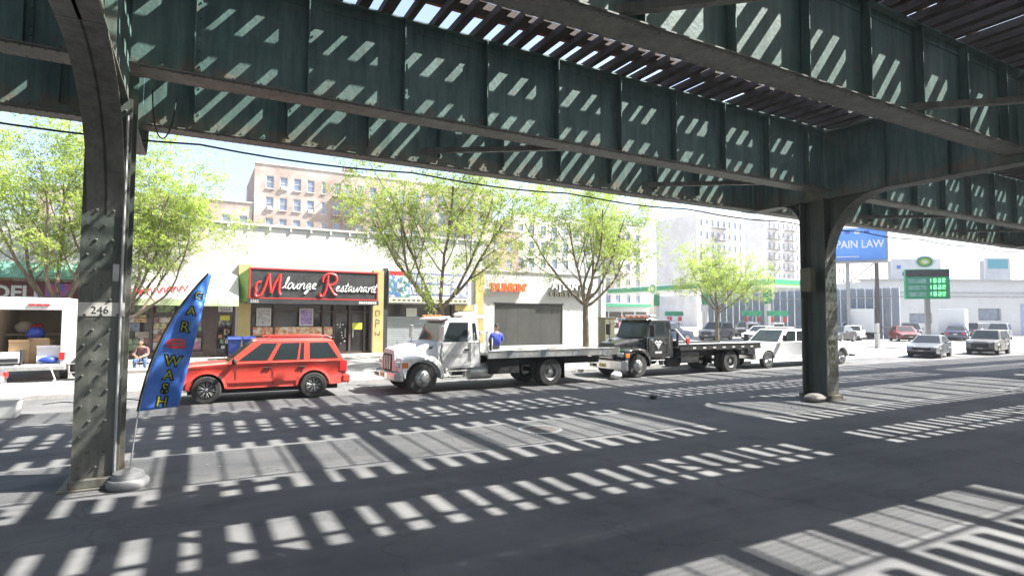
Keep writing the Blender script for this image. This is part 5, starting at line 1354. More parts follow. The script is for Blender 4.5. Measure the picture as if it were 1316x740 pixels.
# station shop under the trees
ks = thing('station_shop', 'small glazed station shop beneath the canopy, its windows cluttered', 'shop', (44, 62, .4))
MB().box(0, 12, 0, 6, 0, 3.6).build('wall', M['whitecar'], ks)
for k in range(5):
    w = MB().box(.6+k*2.3, 2.6+k*2.3, -.06, -.003, .7, 2.9).build('window', M['shopglass'], ks)
    for q in range(4): MB().box(.7+k*2.3+q*.48, 1.1+k*2.3+q*.48, -.1, -.063, .8+.3*(q % 3), 1.5+.3*(q % 3)).build('display_item', rnd.choice(gmats), w)
MB().box(-.2, 12.2, -.5, 6.2, 3.6, 4.0).build('fascia', M['bpgreen'], ks)
# price sign
ps = thing('price_sign', 'green pole sign with glowing fuel prices beside the parked sedans', 'sign', (50.4, 23.9, .25), R(-46))
MB().box(-1.5, 1.5, -.18, .18, 3.85, 6.2).build('sign_body', M['bpgreen'], ps, bevel=.03)
MB().box(-1.45, 1.45, -.2, -.183, 5.6, 6.12).build('sign_head', M['signblk'], ps)
for k in range(3):
    z = 4.05+k*.52
    MB().box(-1.3, -.1, -.2, -.183, z, z+.34).build('grade_panel', mat('grade_panel', (.1,.3,.22), (.3,.45,.4), scale=3, rough=.5), ps)
    MB().box(.0, 1.35, -.2, -.183, z, z+.4).build('price_panel', M['bpgreen'], ps)
    # seven-segment digits that glow green
    dg = MB()
    for q in range(4):
        x0 = .1+q*.3
        if q == 0: dg.box(x0+.1, x0+.14, -.215, -.203, z+.05, z+.35)
        else:
            for a, b_, c, d in ((0,.18,.32,.36),(0,.18,.18,.22),(0,.18,.04,.08),(0,.04,.04,.36 if q != 2 else .2),(.14,.18,.04 if q != 3 else .2,.36)): dg.box(x0+a, x0+b_, -.215, -.203, z+c, z+d)
    dg.build('price_digits', M['led'], ps)
MB().box(-.16, .16, -.14, .14, -.2, 3.85).build('pole', M['galv'], ps)
helios(ps, .62, lambda a, b_, d: (a*1.1-.1, -.02-d, 6.78+b_*.8))
# billboard
bb = thing('billboard', 'big blue billboard on steel legs reading PAIN LAW', 'billboard', (61.2, 35.6, .4), R(-48))
MB().box(-5.2, 2.7, -.2, .2, 8.3, 11.7).build('board', M['billblue'], bb)
MB().box(-5.3, 2.8, -.26, .26, 8.12, 8.298).box(2.702, 2.85, -.26, .26, 8.298, 11.75).build('board_frame', M['galv'], bb)
text('PAIN LAW', 1.15, M['white'], bb, 2.5, -.215, 9.6, extrude=.01, align='RIGHT', sx=.83, offset=.02)
text('PAIN LAW', .3, M['white'], bb, -.3, -.215, 8.55, extrude=.01, align='RIGHT') if False else None
for k in range(4): MB().box(-2.0+k*.9, -1.5+k*.9, -.225, -.205, 11.1, 11.4).build('board_mark', M['white'] if k == 2 else M['blue'], bb)
MB().box(-4.6, .2, -.225, -.205, 8.62, 8.72).build('board_rule', M['white'], bb)
for x in (-3.6, -.8, 1.9):
    MB().box(x-.16, x+.16, .22, .55, -.2, 8.6).build('leg', M['ironblk'] if x > 1 else M['galv'], bb)
mb = MB(); mb.tube([(-3.6,.4,8.2),(-.8,.4,5.8),(1.9,.4,8.2)], .06, 5).tube([(-.8,.4,8.2),(1.9,.4,6.0)], .06, 5); mb.build('leg_brace', M['galv'], bb)
MB().box(-5.3, 2.8, -1.0, -.27, 7.95, 8.05).build('catwalk', M['galv'], bb)
# corrugated hoarding
hd_ = thing('corrugated_fence', 'tall blue grey corrugated steel fence beneath the blue billboard', 'fence', (0,0,.4))
fa, fb = Vector((57.0, 52.0)), Vector((64.3, 33.0))
n = 26; dv = (fb-fa)/n; ang = math.atan2(dv.y, dv.x); pl = dv.length
for k in range(n):
    mb = MB(); pts = []
    for q in range(13):
        pts.append((pl*q/12.5, .06*(1 if (q//1) % 2 == 0 else -1)))
    top_ = 5.4+rnd.uniform(-.06,.06)
    mb.add([(a, b_, 0) for a, b_ in pts]+[(a, b_, top_) for a, b_ in pts]+[(a, b_+.02, 0) for a, b_ in pts]+[(a, b_+.02, top_) for a, b_ in pts],
        [(i, i+1, i+14, i+13) for i in range(12)]+[(i+26, i+39, i+40, i+27) for i in range(12)]+[(i+13, i+14, i+40, i+39) for i in range(12)])
    o = mb.build('panel', M['corr'], hd_, loc=(fa.x+dv.x*k, fa.y+dv.y*k, 0)); o.rotation_euler = (0, 0, ang)
for z in (1.2, 4.3):
    o = MB().box(0, pl*n, -.14, -.07, z, z+.1).build('rail', M['galv'], hd_, loc=(fa.x, fa.y, 0)); o.rotation_euler = (0, 0, ang)
# long white building at the right with rooftop signs
wb_ = thing('white_garage', 'long white low building with banded wall at far right', 'building', (80.5, 42.5, .4), R(-29))
mb = MB(); holes = [(2.4,5.4,1.6,2.9),(11.5,14.5,2.0,3.6),(17,23,.1,4.2),(27,33,.1,4.2),(37,43,.1,4.2),(47,53,.1,4.2)]
wall_holes(mb, -4, 60, 0, 7.2, holes, 0, .4); shell(mb, -4, 60, 0, 16, 0, 7.0); mb.build('wall', M['whitewall2'], wb_)
for k, h_ in enumerate(holes):
    MB().box(h_[0], h_[1], .3, .34, h_[2], h_[3]).build('door' if k > 1 else 'window', M['winglass'] if k < 2 else mat('bay_door', (.22,.26,.42), (.3,.34,.5), scale=1, rough=.5), wb_)
for z in (5.0, 5.5): MB().box(-3.9, 59.9, -.06, -.003, z, z+.22).build('wall_band', M['cabinet'] if False else M['galv'], wb_)
MB().box(-4.1, 60.1, -.3, .3, 7.2, 7.4).build('parapet', M['galv'], wb_)
for k, (xa, xb, za, zb_, mt) in enumerate(((1, 7.5, 7.45, 10.2, 'sign1'), (13.5, 16.8, 7.45, 10.4, 'sign2'), (20, 34, 7.45, 10.6, 'sign3'), (36, 52, 7.45, 11.6, 'sign3'))):
    mm = mat('roof_sign', (.45,.46,.48), (.52,.53,.54), scale=.6, rough=.6)
    s = MB().box(xa, xb, 1.0, 1.3, za, zb_).build('roof_sign', mm, wb_)
    if k != 1:
        xx = xa+.6
        while xx < xb-1.2:
            ww = rnd.uniform(.3, .9); zq = za+.5+rnd.choice((0, .9)); MB().box(xx, xx+ww, .97, .997, zq, zq+rnd.uniform(.3,.7)).build('sign_mark', rnd.choice((M['blue'], M['galv'], M['ironblk'])), s); xx += ww+rnd.uniform(.15,.5)
    for xs_ in (xa+.4, xb-.4): MB().box(xs_-.1, xs_+.1, 1.305, 2.4, 7.0, zb_-.3).build('sign_strut', M['galv'], s)
    if k == 1: MB().box(xa+.3, xb-.3, .96, .997, za+1.5, zb_-.2).build('sign_panel', mat('teal_panel', (.05,.28,.34), rough=.5), s)
sp = MB(); 
for k in range(11):
    a = 2*math.pi*k/11+.2; sp.tube([(26,.5,15.6),(26+4.0*math.cos(a)*(1 if k % 2 else .7),.5,15.6+1.5*math.sin(a)*(1 if k % 2 else .6))], [.75,.08], 6)
sg_ = MB().tube([(26,1.2,7.0),(26,1.2,16)], .18, 8).build('sign_mast', M['galv'], wb_)
sp.build('spiky_sign', mat('violet_sign', (.13,.12,.26), (.3,.27,.4), scale=.6, rough=.6), sg_)
# thin post at the kerb
tag(MB().box(-.06, .06, -.06, .06, 0, 1.2).box(-.2, .2, -.08, .08, 1.2, 1.9).box(-.18,.18,-.12,.12,0,1.15).build('metal_post', M['galv'], bevel=.01, loc=(45.4, 25.0, .28)), 'grey metal post standing on the bright forecourt left of the silver sedan', 'post')
# white service van and pickup by the garage
for k, (x, y, rz, lb, pnt) in enumerate(((66, 37.5, 205, 'white box van backed up by the long white building', 'whitecar'), (72, 31.5, 200, 'white box van parked right of the price sign', 'whitecar'))):
    v = thing('box_van', lb, 'van', (x, y, .4), R(rz), 'box vans by the white building')
    MB().box(-.6, 4.4, -1.1, 1.1, .7, 3.2).build('cargo_box', M[pnt], v, bevel=.03)
    prof = arch_profile([(-2.7,.5),(-2.75,1.0),(-2.4,1.15),(-1.9,1.25),(-1.4,2.1),(-.65,2.15),(-.65,.5)], [(-1.75,.38,.38)], .5)
    mb = MB(); slab_body(mb, prof, 1.95, cx_=-1.6, cz_=1.2); mb.build('cab', M[pnt], v, smooth=True)
    MB().add([(-1.93,-.85,1.3),(-1.93,.85,1.3),(-1.47,.75,2.05),(-1.47,-.75,2.05)], [(0,1,2,3)]).build('windscreen', M['glass'], v)
    for s in (-1, 1): MB().box(-1.5, -.8, s*.985-.005, s*.985+.005, 1.35, 1.95).build('side_window', M['glass'], v)
    ms = wheel_meshes(.38, .22, 'alurim', ('alurim','alurim'), 6)
    MB().box(-2.4, 4.2, -.7, .7, .4, .75).build('chassis', M['dark'], v)
    for xx in (-1.75, 3.0):
        for s in (-1, 1): put_wheel(v, ms, xx, s*.9, .38, s < 0)

# ================================================================== FEATHER FLAG
fg = thing('feather_flag', 'blue feather flag lettered CAR WASH leaning beside the left column', 'flag', (-.78, 10.15, 0))
mb = MB(); mb.lathe([(.02,0),(.25,0),(.27,.03),(.275,.09),(.25,.13),(.215,.14),(.215,.17),(.19,.22),(.12,.25),(.03,.26)], n=28); mb.build('base', M['flagbase'], fg, smooth=True)
def pole_pt(t):
    z = .2+2.95*t; x = .02+.2*t+.74*t*t*t; return Vector((x, 0, z))
mb = MB(); mb.tube([pole_pt(i/20) for i in range(21)], [.014-.008*i/20 for i in range(21)], 6); mb.build('pole', M['galv'], fg, smooth=True)
def flag_pt(s, t):
    """s 0..1 across from the pole, t 0..1 up the sail"""
    tt = .30+.70*t
    p = pole_pt(tt)
    bot = pole_pt(.30)
    free = Vector((.56+.40*t, 0, .0)); free.z = 1.06+(p.z-1.06)*1.0
    # free edge: from the bottom corner up to the tip
    fx = .60+.40*t
    fz = 1.1+(3.15-1.1)*t
    q = p.lerp(Vector((max(fx, p.x), 0, fz)), s)
    q.y = .09*math.sin(5*t+2.2*s)*s + .05*math.sin(13*t+3*s)*s + .014*math.sin(31*t+9*s)*s + .01*math.sin(23*t-14*s)*s
    return q
mb = MB(); NS, NT = 10, 40
vv = [flag_pt(i/NS, j/NT) for j in range(NT+1) for i in range(NS+1)]
mb.add(vv, [(j*(NS+1)+i, j*(NS+1)+i+1, (j+1)*(NS+1)+i+1, (j+1)*(NS+1)+i) for j in range(NT) for i in range(NS)])
fl = mb.build('sail', M['flagblue'], fg, smooth=True)
so_ = fl.modifiers.new('thick', 'SOLIDIFY'); so_.thickness = .003; so_.offset = 0
mb = MB(); mb.tube([flag_pt(0, j/NT)+Vector((-.012,0,0)) for j in range(NT+1)], .018, 6); mb.build('pole_sleeve', M['black'], fl, smooth=True)
for ch, t, sz in (('C',.80,.15),('A',.685,.17),('R',.565,.21),('W',.315,.22),('A',.215,.2),('S',.115,.21),('H',.02,.21)):
    q = flag_pt(.52, t+.03); 
    for off, mt, dy in ((.018, M['black'], -.0), (0, M['flagyel'], -.004)):
        o = text(ch, sz, mt, fg, q.x, q.y-.012+dy, q.z-sz*.3, extrude=.002, align='CENTER', sx=.95, offset=off, rot=(R(90), R(-14), 0) if False else (R(90), 0, 0))
        o.rotation_euler = (R(90), R(8), 0)
        bpy.context.view_layer.update()
        mw = Matrix.LocRotScale(o.location, o.rotation_euler, o.scale); mi = mw.inverted()
        for v in o.data.vertices:
            w_ = mw @ v.co; t_ = max(0, min(1, (w_.z-1.095)/2.057)); p_ = pole_pt(.3+.7*t_); fx_ = max(.60+.40*t_, p_.x+.02)
            w_.y = flag_pt(max(0, min(1, (w_.x-p_.x)/(fx_-p_.x))), t_).y - (.007 if dy == 0 else .011); v.co = mi @ w_
q = flag_pt(.52, .475)
mb = MB(); mb.ball((0,0,0), .14, 12, 6, sc=(1.15,.06,.62)); o = mb.build('car_emblem', M['red'], fg, smooth=True, loc=(q.x, q.y-.02, q.z))
MB().box(-.09, .09, -.012, -.0105, .02, .045).box(-.12, .12, -.012, -.0105, -.03, -.01).build('emblem_stripe', M['navy'], o)

# ================================================================== OPEN WHITE VAN AND CLUTTER AT THE LEFT
vn = thing('open_white_van', 'white box van with its back open, cardboard boxes and bags inside', 'van', (-4.95, 25.0, .2))
VW, VH = 1.12, 2.75
mb = MB()
mb.box(-VW, -VW+.2, 0, 3.4, .55, VH).box(VW-.2, VW, 0, 3.4, .55, VH).box(-VW, VW, .002, 3.4, VH+.001, VH+.12).box(-VW+.2, VW-.2, 0, .12, VH-.3, VH).box(-VW+.21, VW-.21, 3.3, 3.38, .6, VH).box(-VW+.2, VW-.2, 0.01, 3.3, .5, .6)
mb.build('van_body', M['whitetruck'], vn, bevel=.02)
MB().box(-VW+.205, -VW+.22, .15, 3.29, .61, VH-.02).box(VW-.22, VW-.205, .15, 3.29, .61, VH-.02).box(-VW+.22, VW-.22, 3.25, 3.29, .61, VH-.02).box(-VW+.22,VW-.22,.15,3.25,VH-.02,VH-.003).build('lining', M['vanin'], vn)
for x in (-.85, .1, .3, .5): MB().box(x-.09, x+.09, -.04, -.003, VH-.16, VH-.09).build('marker_light', M['lampred'], vn, bevel=.01)
sf = MB().box(-.88, .88, 1.5, 2.4, 1.55, 1.6).build('shelf', M['vanin'], vn)
MB().box(-VW, VW, -.3, -.003, .42, .56).build('step_bumper', M['alu'], vn, bevel=.02)
for s in (-1, 1): MB().box(s*.98-.08, s*.98+.08, -.03, -.003, .75, 1.0).build('tail_light', M['lampred'], vn)
mb = MB()
for x in (1.2, 1.42): mb.tube([(x,-.1,.1),(x,.25,2.7)], .022, 6)
for k in range(8): mb.tube([(1.2,-.1+.04*k,.3+.3*k),(1.42,-.1+.04*k,.3+.3*k)], .016, 5)
mb.build('ladder', M['alu'], vn)
ms = wheel_meshes(.38, .24, 'alurim', ('alurim','alurim'), 6)
for s in (-1, 1): put_wheel(vn, ms, s*.95, .9, .36, s < 0).rotation_euler = (0, 0, R(90)) if False else (0,0,R(90))
def clutter(name, label, cat, mb, mt, loc, rz=0, group=None, bevel=.01, smooth=False):
    o = tag(mb.build(name, mt, loc=loc, bevel=bevel, smooth=smooth), label, cat, group); o.rotation_euler = (0, 0, rz); return o
def carton(w, d, h_):
    return MB().box(-w/2, w/2, -d/2, d/2, 0, h_).add([(-w/2,-d/2,h_),(w/2,-d/2,h_),(w/2,-d/2-.12,h_+.08),(-w/2,-d/2-.12,h_+.08),(-w/2,-d/2,h_+.006),(w/2,-d/2,h_+.006),(w/2,-d/2-.12,h_+.086),(-w/2,-d/2-.12,h_+.086)], [(0,1,2,3),(4,7,6,5),(2,3,7,6)])
clutter('carton', 'brown carton standing on the left of the van floor', 'box', carton(.55,.5,.75), M['cardboard'], (-5.25, 25.7, .8), .1, 'cartons in the open van')
clutter('carton', 'brown carton in the middle of the van floor', 'box', carton(.6,.5,.8), M['cardboard'], (-4.65, 25.75, .8), -.15, 'cartons in the open van')
clutter('carton', 'white carton low at the right of the van floor', 'box', carton(.8,.5,.55), M['whitecar'], (-4.3, 25.4, .8), .05, 'cartons in the open van')
def lump(r_, sc, seed):
    q = random.Random(seed); mb = MB(); loops = []
    for i in range(1, 8):
        t = math.pi*i/8
        loops.append([((r_*math.sin(t)*math.cos(2*math.pi*j/12)*sc[0])*(1+q.uniform(-.15,.15)), r_*math.sin(t)*math.sin(2*math.pi*j/12)*sc[1]*(1+q.uniform(-.15,.15)), r_*(1-math.cos(t))*sc[2]*(1+q.uniform(-.05,.05))) for j in range(12)])
    mb.loft(loops); return mb
clutter('bag', 'blue plastic bag on top of the cartons in the van', 'bag', lump(.27,(1,.9,.9),1), M['bluebag'], (-4.85, 25.8, 1.58), 0, None, 0, True)
clutter('bag', 'blue bag spilled at the lower right of the van floor', 'bag', lump(.2,(1.4,.8,.6),2), M['bluebag'], (-4.35, 25.13, .82), 0, None, 0, True)
clutter('bag', 'red bag hanging high at the back of the van', 'bag', lump(.2,(1,.7,.9),3), M['lampred'], (-5.0, 26.7, 1.82), 0, None, 0, True)
clutter('bag', 'pale bag beside the red bag on the van shelf', 'bag', lump(.24,(1,.7,.9),4), M['offwhite'], (-5.4, 26.8, 1.82), 0, None, 0, True)
gn = thing('generator', 'small white and black machine at the lower left of the van opening', 'machine', (-5.4, 25.2, .8))
MB().box(-.3, .3, -.2, .2, .05, .42).build('body', M['whitecar'], gn, bevel=.03)
MB().box(-.26, .26, -.24, -.203, .1, .22).box(-.34, -.3, -.2, .2, 0, .5).box(.3, .34, -.2, .2, 0, .5).build('frame', M['black'], gn)
clutter('trash_bag', 'black bin bag slumped against the ladder of the white van', 'bag', lump(.38,(.85,.8,1.15),5), M['tarp'], (-3.45, 25.2, .22), 0, None, 0, True)
rb_ = thing('red_board', 'red board leaning beside the left column near the deli', 'board', (-3.55, 27.6, .27))
o = MB().box(-.35, .35, -.02, .02, .05, .95).build('panel', M['lampred'], rb_); o.rotation_euler = (R(-8), 0, 0)
MB().box(-.3, -.26, .03, .3, 0, .06).box(.26, .3, .03, .3, 0, .06).build('foot', M['galv'], rb_)
bk = thing('white_tub', 'white plastic tub on the road at the left frame edge', 'tub', (-4.0, 18.2, 0))
mb = MB(); mb.loft([[(-.3,-.22,0),(.3,-.22,0),(.3,.22,0),(-.3,.22,0)], [(-.36,-.27,.5),(.36,-.27,.5),(.36,.27,.5),(-.36,.27,.5)]]); mb.build('body', M['white'], bk, bevel=.03)
MB().box(-.39,.39,-.3,-.272,.46,.52).box(-.39,.39,.272,.3,.46,.52).box(-.39,-.362,-.272,.272,.46,.52).box(.362,.39,-.272,.272,.46,.52).build('rim', M['white'], bk)
pts = [(-3.9+.55*i+.1*math.sin(i*1.7), 22.7+.55*math.sin(i*.8)-.12*i, swz(22.5)+.02) for i in range(9)]
tag(MB().tube([(-4.2,24.6,.7),(-4.0,24.2,.35)]+pts, .02, 6).build('hose', M['white'], smooth=True), 'white hose trailing from the van across the pavement', 'hose')
mb = MB(); mb.tube([(-3.6+.16*i, 20.3+.35*math.sin(i*.7), .015) for i in range(18)], .012, 5)
tag(mb.build('black_lead', M['black'], smooth=True), 'thin black lead lying on the road left of the near column', 'cable')
clutter('crate', 'pale box on the pavement between the column and the flag', 'box', MB().box(-.4,.4,-.25,.25,0,.42).box(-.43,.43,-.28,.28,.42,.47), M['offwhite'], (-1.55, 23.6, .19))
# more clutter round the van: folding chair, crates, buckets
fc = thing('folding_chair', 'black folding chair standing empty left of the seated person', 'chair', (-2.75, 26.2, swz(26.2)), R(25))
MB().box(-.22,.22,-.2,.2,.42,.45).build('seat', M['black'], fc)
MB().box(-.22,.22,.2,.23,.6,.9).build('backrest', M['black'], fc)
for s in (-1, 1):
    mb = MB(); mb.tube([(s*.23,-.25,0),(s*.23,.21,.92)], .013, 6); mb.build('leg', M['galv'], fc); mb = MB(); mb.tube([(s*.2,.28,0),(s*.2,-.18,.43)], .013, 6); mb.build('leg', M['galv'], fc)
for k, (x, y, sx_, sz_, mt_, lb) in enumerate(((-3.05,24.6,.4,.35,'cardboard','low brown carton on the pavement beside the bin bag'),(-2.6,25.3,.35,.5,'offwhite','pale carton on the pavement behind the low brown one'),(-3.2,27.2,.45,.6,'cardboard','tall brown carton by the foot of the far left tree'))):
    clutter('carton', lb, 'box', carton(sx_, sx_*.9, sz_), M[mt_], (x, y, swz(y)), .3*k, 'cartons on the pavement')
for k, (x, y, mt_, lb) in enumerate(((-2.25,24.4,'blue','blue bucket on the pavement left of the flag'),(-2.9,23.4,'lampred','red bucket near the kerb behind the column'))):
    o = thing('bucket', lb, 'bucket', (x, y, swz(y)), 0, 'buckets on the pavement')
    MB().lathe([(.001,.01),(.12,.01),(.15,.3),(.16,.3),(.16,.32),(.14,.32),(.115,.03),(.001,.03)], n=18, caps=False).build('pail', M[mt_], o, smooth=True)
    mb = MB(); mb.tube([(.155*math.cos(t), .0, .3+.1*math.sin(t)) for t in [math.pi*i/10 for i in range(11)]], .006, 5); mb.build('handle', M['galv'], o)
# recycling bins by the restaurant
for k, (x, lb) in enumerate(((1.75, 'blue bin left of its twin by the yellow pier'), (2.4, 'blue bin right of its twin by the yellow pier'))):
    b_ = thing('blue_bin', lb, 'bin', (x, 31.4, swz(31.4)), 0, 'blue bins by the restaurant')
    mb = MB(); mb.loft([[(-.22,-.24,.06),(.22,-.24,.06),(.22,.24,.06),(-.22,.24,.06)], [(-.29,-.33,.98),(.29,-.33,.98),(.29,.33,.98),(-.29,.33,.98)]]); mb.build('body', M['bin'], b_, bevel=.03)
    MB().add([(-.32,-.37,.98),(.32,-.37,.98),(.32,.36,1.02),(-.32,.36,1.02),(-.3,-.3,1.06),(.3,-.3,1.06),(.3,.33,1.1),(-.3,.33,1.1)], [(0,3,2,1),(4,5,6,7),(0,1,5,4),(1,2,6,5),(2,3,7,6),(3,0,4,7)]).build('lid', M['bin'], b_)
    for s in (-1, 1): MB().lathe([(.1,-.03),(.1,.03)], 'x', (s*.24,.27,.1), 12).build('wheel', M['black'], b_)
# litter
clutter('litter_bag', 'crumpled white bag in the gutter in front of the black tow truck', 'litter', lump(.2,(1.5,1,.75),9), M['paper'], (15.1, 18.6, 0), .3, None, 0, True)
clutter('rubbish', 'dark lump of rubbish lying on the road near the manhole', 'litter', lump(.13,(1.6,.9,.6),10), M['tarp'], (12.6, 13.7, 0), .4, None, 0, True)
clutter('rubble_heap', 'pale heap of rubble at the foot of the right column', 'rubble', lump(.3,(1.5,.9,.45),12), M['rubble'], (16.55, 11.0, -.03), .2, None, 0, True)
q = random.Random(4); mb = MB()
for k in range(200):
    x, y = q.choice(((q.uniform(-6, 24), q.gauss(21.2, .25)), (q.uniform(4.4, 6.0), q.uniform(19.5, 21.4)), (q.uniform(-4, 20), q.gauss(10.9, .5)), (q.uniform(13, 16), q.gauss(19.2, .5))))
    s = q.uniform(.008, .028); mb.box(x-s, x+s*q.uniform(.4,1.2), y-s, y+s*.7, .001, .001+s*.5)
tag(mb.build('gutter_grit', M['rubble']), 'scattered grit and leaf crumbs along the gutter and column line', 'grit', kind='stuff')

# ================================================================== PEOPLE
def person(name, label, loc, rz, joints, segs, head, hair_pts=None, hat=None):
    """joints: name -> (pos, radius); segs: (a, b, material index); one continuous skinned body"""
    root = thing(name, label, 'person', loc, rz)
    names = list(joints); idx = {n_: i for i, n_ in enumerate(names)}
    me = bpy.data.meshes.new('body'); me.from_pydata([joints[n_][0] for n_ in names], [(idx[a], idx[b_]) for a, b_, _ in segs], [])
    o = bpy.data.objects.new('t', me); col.objects.link(o)
    sk = o.modifiers.new('skin', 'SKIN'); sk.branch_smoothing = .6
    for i, n_ in enumerate(names):
        d = me.skin_vertices[0].data[i]; r_ = joints[n_][1]; d.radius = r_ if isinstance(r_, tuple) else (r_, r_)
    me.skin_vertices[0].data[idx['pelvis']].use_root = True
    sb_ = o.modifiers.new('sub', 'SUBSURF'); sb_.levels = 2; sb_.render_levels = 2
    dg = bpy.context.evaluated_depsgraph_get()
    m2 = bpy.data.meshes.new_from_object(o.evaluated_get(dg)); bpy.data.objects.remove(o)
    mats_ = ['plaid' if 'plaid' in label else 'bluejacket', 'denim' if 'jeans' in label else 'greyp', 'skin', 'shoe']
    m2.materials.clear()
    for q in mats_: m2.materials.append(M[q])
    for p in m2.polygons:
        c = Vector(p.center); best = 1e9
        for a, b_, mi in segs:
            A, B = Vector(joints[a][0]), Vector(joints[b_][0]); ab = B-A; t = max(0, min(1, (c-A).dot(ab)/max(ab.length_squared, 1e-9)))
            d = (c-(A+ab*t)).length
            if d < best: best = d; p.material_index = mi
        p.use_smooth = True
    bo = ob('body', m2, root)
    hc, face = Vector(head[0]), Vector(head[1]).normalized()
    mb = MB(); loops = []
    up_ = Vector((0,0,1)); sdv = face.cross(up_).normalized()
    for i in range(1, 10):
        t = math.pi*i/10; zz = math.cos(t)*.125; w = math.sin(t)*(.078 if zz > -.03 else .066)
        loops.append([hc+up_*zz+face*(math.cos(2*math.pi*j/14)*w*1.22+.01)+sdv*math.sin(2*math.pi*j/14)*w for j in range(14)])
    mb.loft(loops, 2)
    mb2 = mb
    mb2.ball(hc+face*.105+up_*-.015, .018, 6, 4, m=2, sc=(1,1,1.4))
    for s in (-1, 1):
        mb2.ball(hc+sdv*s*.08+up_*-.01, .025, 6, 4, m=2, sc=(.8,.8,1.3)); mb2.ball(hc+face*.083+sdv*s*.032+up_*.015, .011, 6, 4, m=3)
    mb2.tube([hc+face*.088+sdv*-.025+up_*-.06, hc+face*.096+up_*-.062, hc+face*.088+sdv*.025+up_*-.06], .006, 5, m=4)
    hm = mb2.build('head', [M['plaid'], M['denim'], M['skin'], M['black'], M['darkred']], root, smooth=True)
    hb = MB(); loops = []
    for i in range(1, 7):
        t = math.pi*.5*i/6.5; zz = math.cos(t)*.14; w = math.sin(t)*.09
        loops.append([hc+up_*(zz+.012)+face*(math.cos(2*math.pi*j/14)*w*1.22-.014)+sdv*math.sin(2*math.pi*j/14)*w for j in range(14)])
    hb.loft(loops); hb.build('hair', M['hair'], root, smooth=True)
    # hands: palm with five curled fingers
    for hn, hd in (('handL', 1), ('handR', -1)):
        if hn not in joints: continue
        w = Vector(joints[hn][0]); el_ = Vector(joints['elbow'+hn[-1]][0]); dr = (w-el_).normalized(); sv = dr.cross(up_).normalized(); uv = sv.cross(dr)
        hmb = MB(); hmb.tube([w, w+dr*.05, w+dr*.09], [.03,.04,.036], 8)
        for f_ in range(4):
            L = (.07,.08,.075,.058)[f_]; b0 = w+dr*.085+sv*(.027-.018*f_); hmb.tube([b0, b0+dr*L*.5-uv*.006, b0+dr*L*.8-uv*.03, b0+dr*L*.75-uv*.055], [.0095,.009,.008,.007], 6)
        b0 = w+dr*.035+sv*hd*.035; hmb.tube([b0, b0+dr*.03+sv*hd*.02-uv*.01, b0+dr*.06+sv*hd*.012-uv*.025], [.012,.011,.009], 6)
        hmb.build('hand', M['skin'], root, smooth=True)
    return root
SEG = [('pelvis','belly',0),('belly','chest',0),('chest','neck',2),('chest','shL',0),('shL','elbowL',0),('elbowL','handL',2),('chest','shR',0),('shR','elbowR',0),('elbowR','handR',2),
       ('pelvis','hipL',1),('hipL','kneeL',1),('kneeL','ankL',1),('ankL','toeL',3),('pelvis','hipR',1),('hipR','kneeR',1),('kneeR','ankR',1),('ankR','toeR',3)]
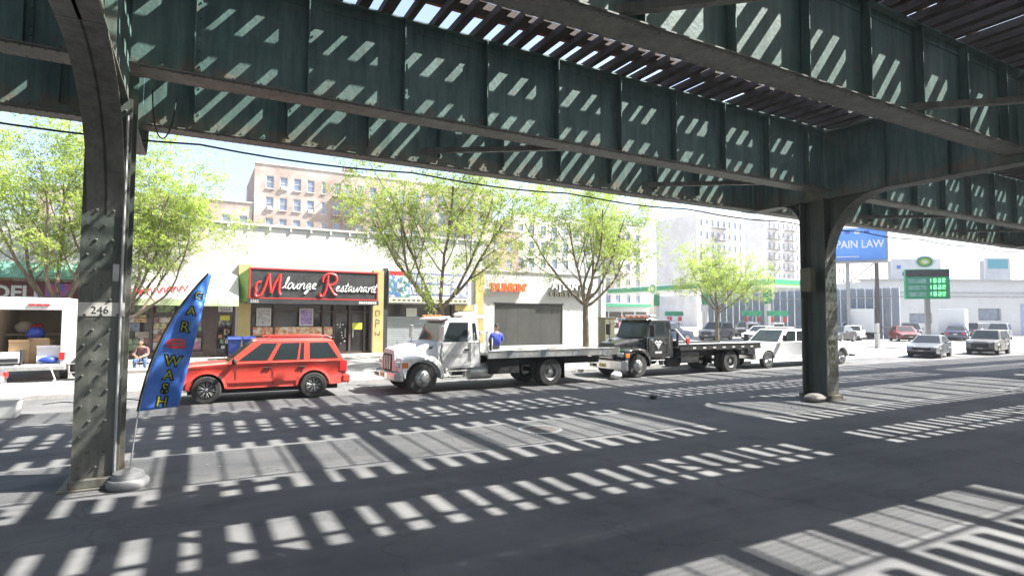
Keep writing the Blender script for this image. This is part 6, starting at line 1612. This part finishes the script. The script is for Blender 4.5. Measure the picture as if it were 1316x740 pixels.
# seated man, leaning forward on a low stool
J = dict(pelvis=((0,.06,.5),(.14,.12)), belly=((0,0,.68),(.145,.12)), chest=((0,-.14,.93),(.16,.11)), neck=((0,-.26,1.06),.05),
  shL=((-.19,-.16,.96),.075), elbowL=((-.25,-.3,.72),.052), handL=((-.1,-.5,.66),.034), shR=((.19,-.16,.96),.075), elbowR=((.25,-.3,.72),.052), handR=((.08,-.52,.64),.034),
  hipL=((-.1,.02,.48),.1), kneeL=((-.17,-.42,.52),.075), ankL=((-.16,-.38,.09),.05), toeL=((-.17,-.58,.045),.045), hipR=((.1,.02,.48),.1), kneeR=((.17,-.42,.52),.075), ankR=((.18,-.36,.09),.05), toeR=((.2,-.56,.045),.045))
person('person', 'person in plaid shirt and jeans sitting hunched on a stool behind the flag', (-1.72, 26.7, swz(26.7)), R(-10), J, SEG, ((0,-.33,1.19), (0,-1,-.35)))
stl = thing('stool', 'low dark stool under the person in plaid', 'stool', (-1.72, 26.76, swz(26.76)))
MB().lathe([(.001,.33),(.19,.33),(.2,.35),(.2,.38),(.001,.385)], n=18).build('seat', M['black'], stl)
for k in range(4):
    a = R(45+90*k); mb = MB(); mb.tube([(.13*math.cos(a),.13*math.sin(a),.33),(.18*math.cos(a),.18*math.sin(a),0)], .015, 6); mb.build('leg', M['galv'], stl)
# person in blue sitting on the far edge of the white truck's bed, back to us
J2 = dict(pelvis=((0,0,.12),(.15,.13)), belly=((0,.0,.32),(.15,.12)), chest=((0,.03,.56),(.18,.13)), neck=((0,.05,.72),.05),
  shL=((-.2,.04,.6),.08), elbowL=((-.27,.1,.34),.06), handL=((-.16,.32,.22),.035), shR=((.2,.04,.6),.08), elbowR=((.27,.1,.34),.06), handR=((.16,.32,.22),.035),
  hipL=((-.1,.08,.1),.1), kneeL=((-.13,.5,.09),.078), ankL=((-.13,.52,-.36),.05), toeL=((-.14,.72,-.4),.045), hipR=((.1,.08,.1),.1), kneeR=((.13,.5,.09),.078), ankR=((.13,.52,-.36),.05), toeR=((.14,.72,-.4),.045))
person('person', 'person in blue jacket sitting on the far edge of the white flatbed', (10.35, 20.0, 1.24), R(-8), J2, SEG, ((0,.07,.86), (.3,1,-.1)))

# ================================================================== HAZE ADDED IN PLACE OF GLARE
hz = MB().box(-130, 330, -75, 175, -1.4, 46).build('haze', [])
hz.data.materials.clear()
hm_ = bpy.data.materials.new('haze'); hm_.use_nodes = True
hn = hm_.node_tree; hn.nodes.remove(hn.nodes['Principled BSDF'])
pv = hn.nodes.new('ShaderNodeVolumePrincipled'); pv.inputs['Density'].default_value = .0008; pv.inputs['Color'].default_value = (.95,.96,1,1); pv.inputs['Anisotropy'].default_value = .3
hn.links.new(pv.outputs[0], hn.nodes['Material Output'].inputs['Volume'])
hz.data.materials.append(hm_)
tag(hz, 'added thin pale haze standing in for glare', 'haze', kind='stuff')
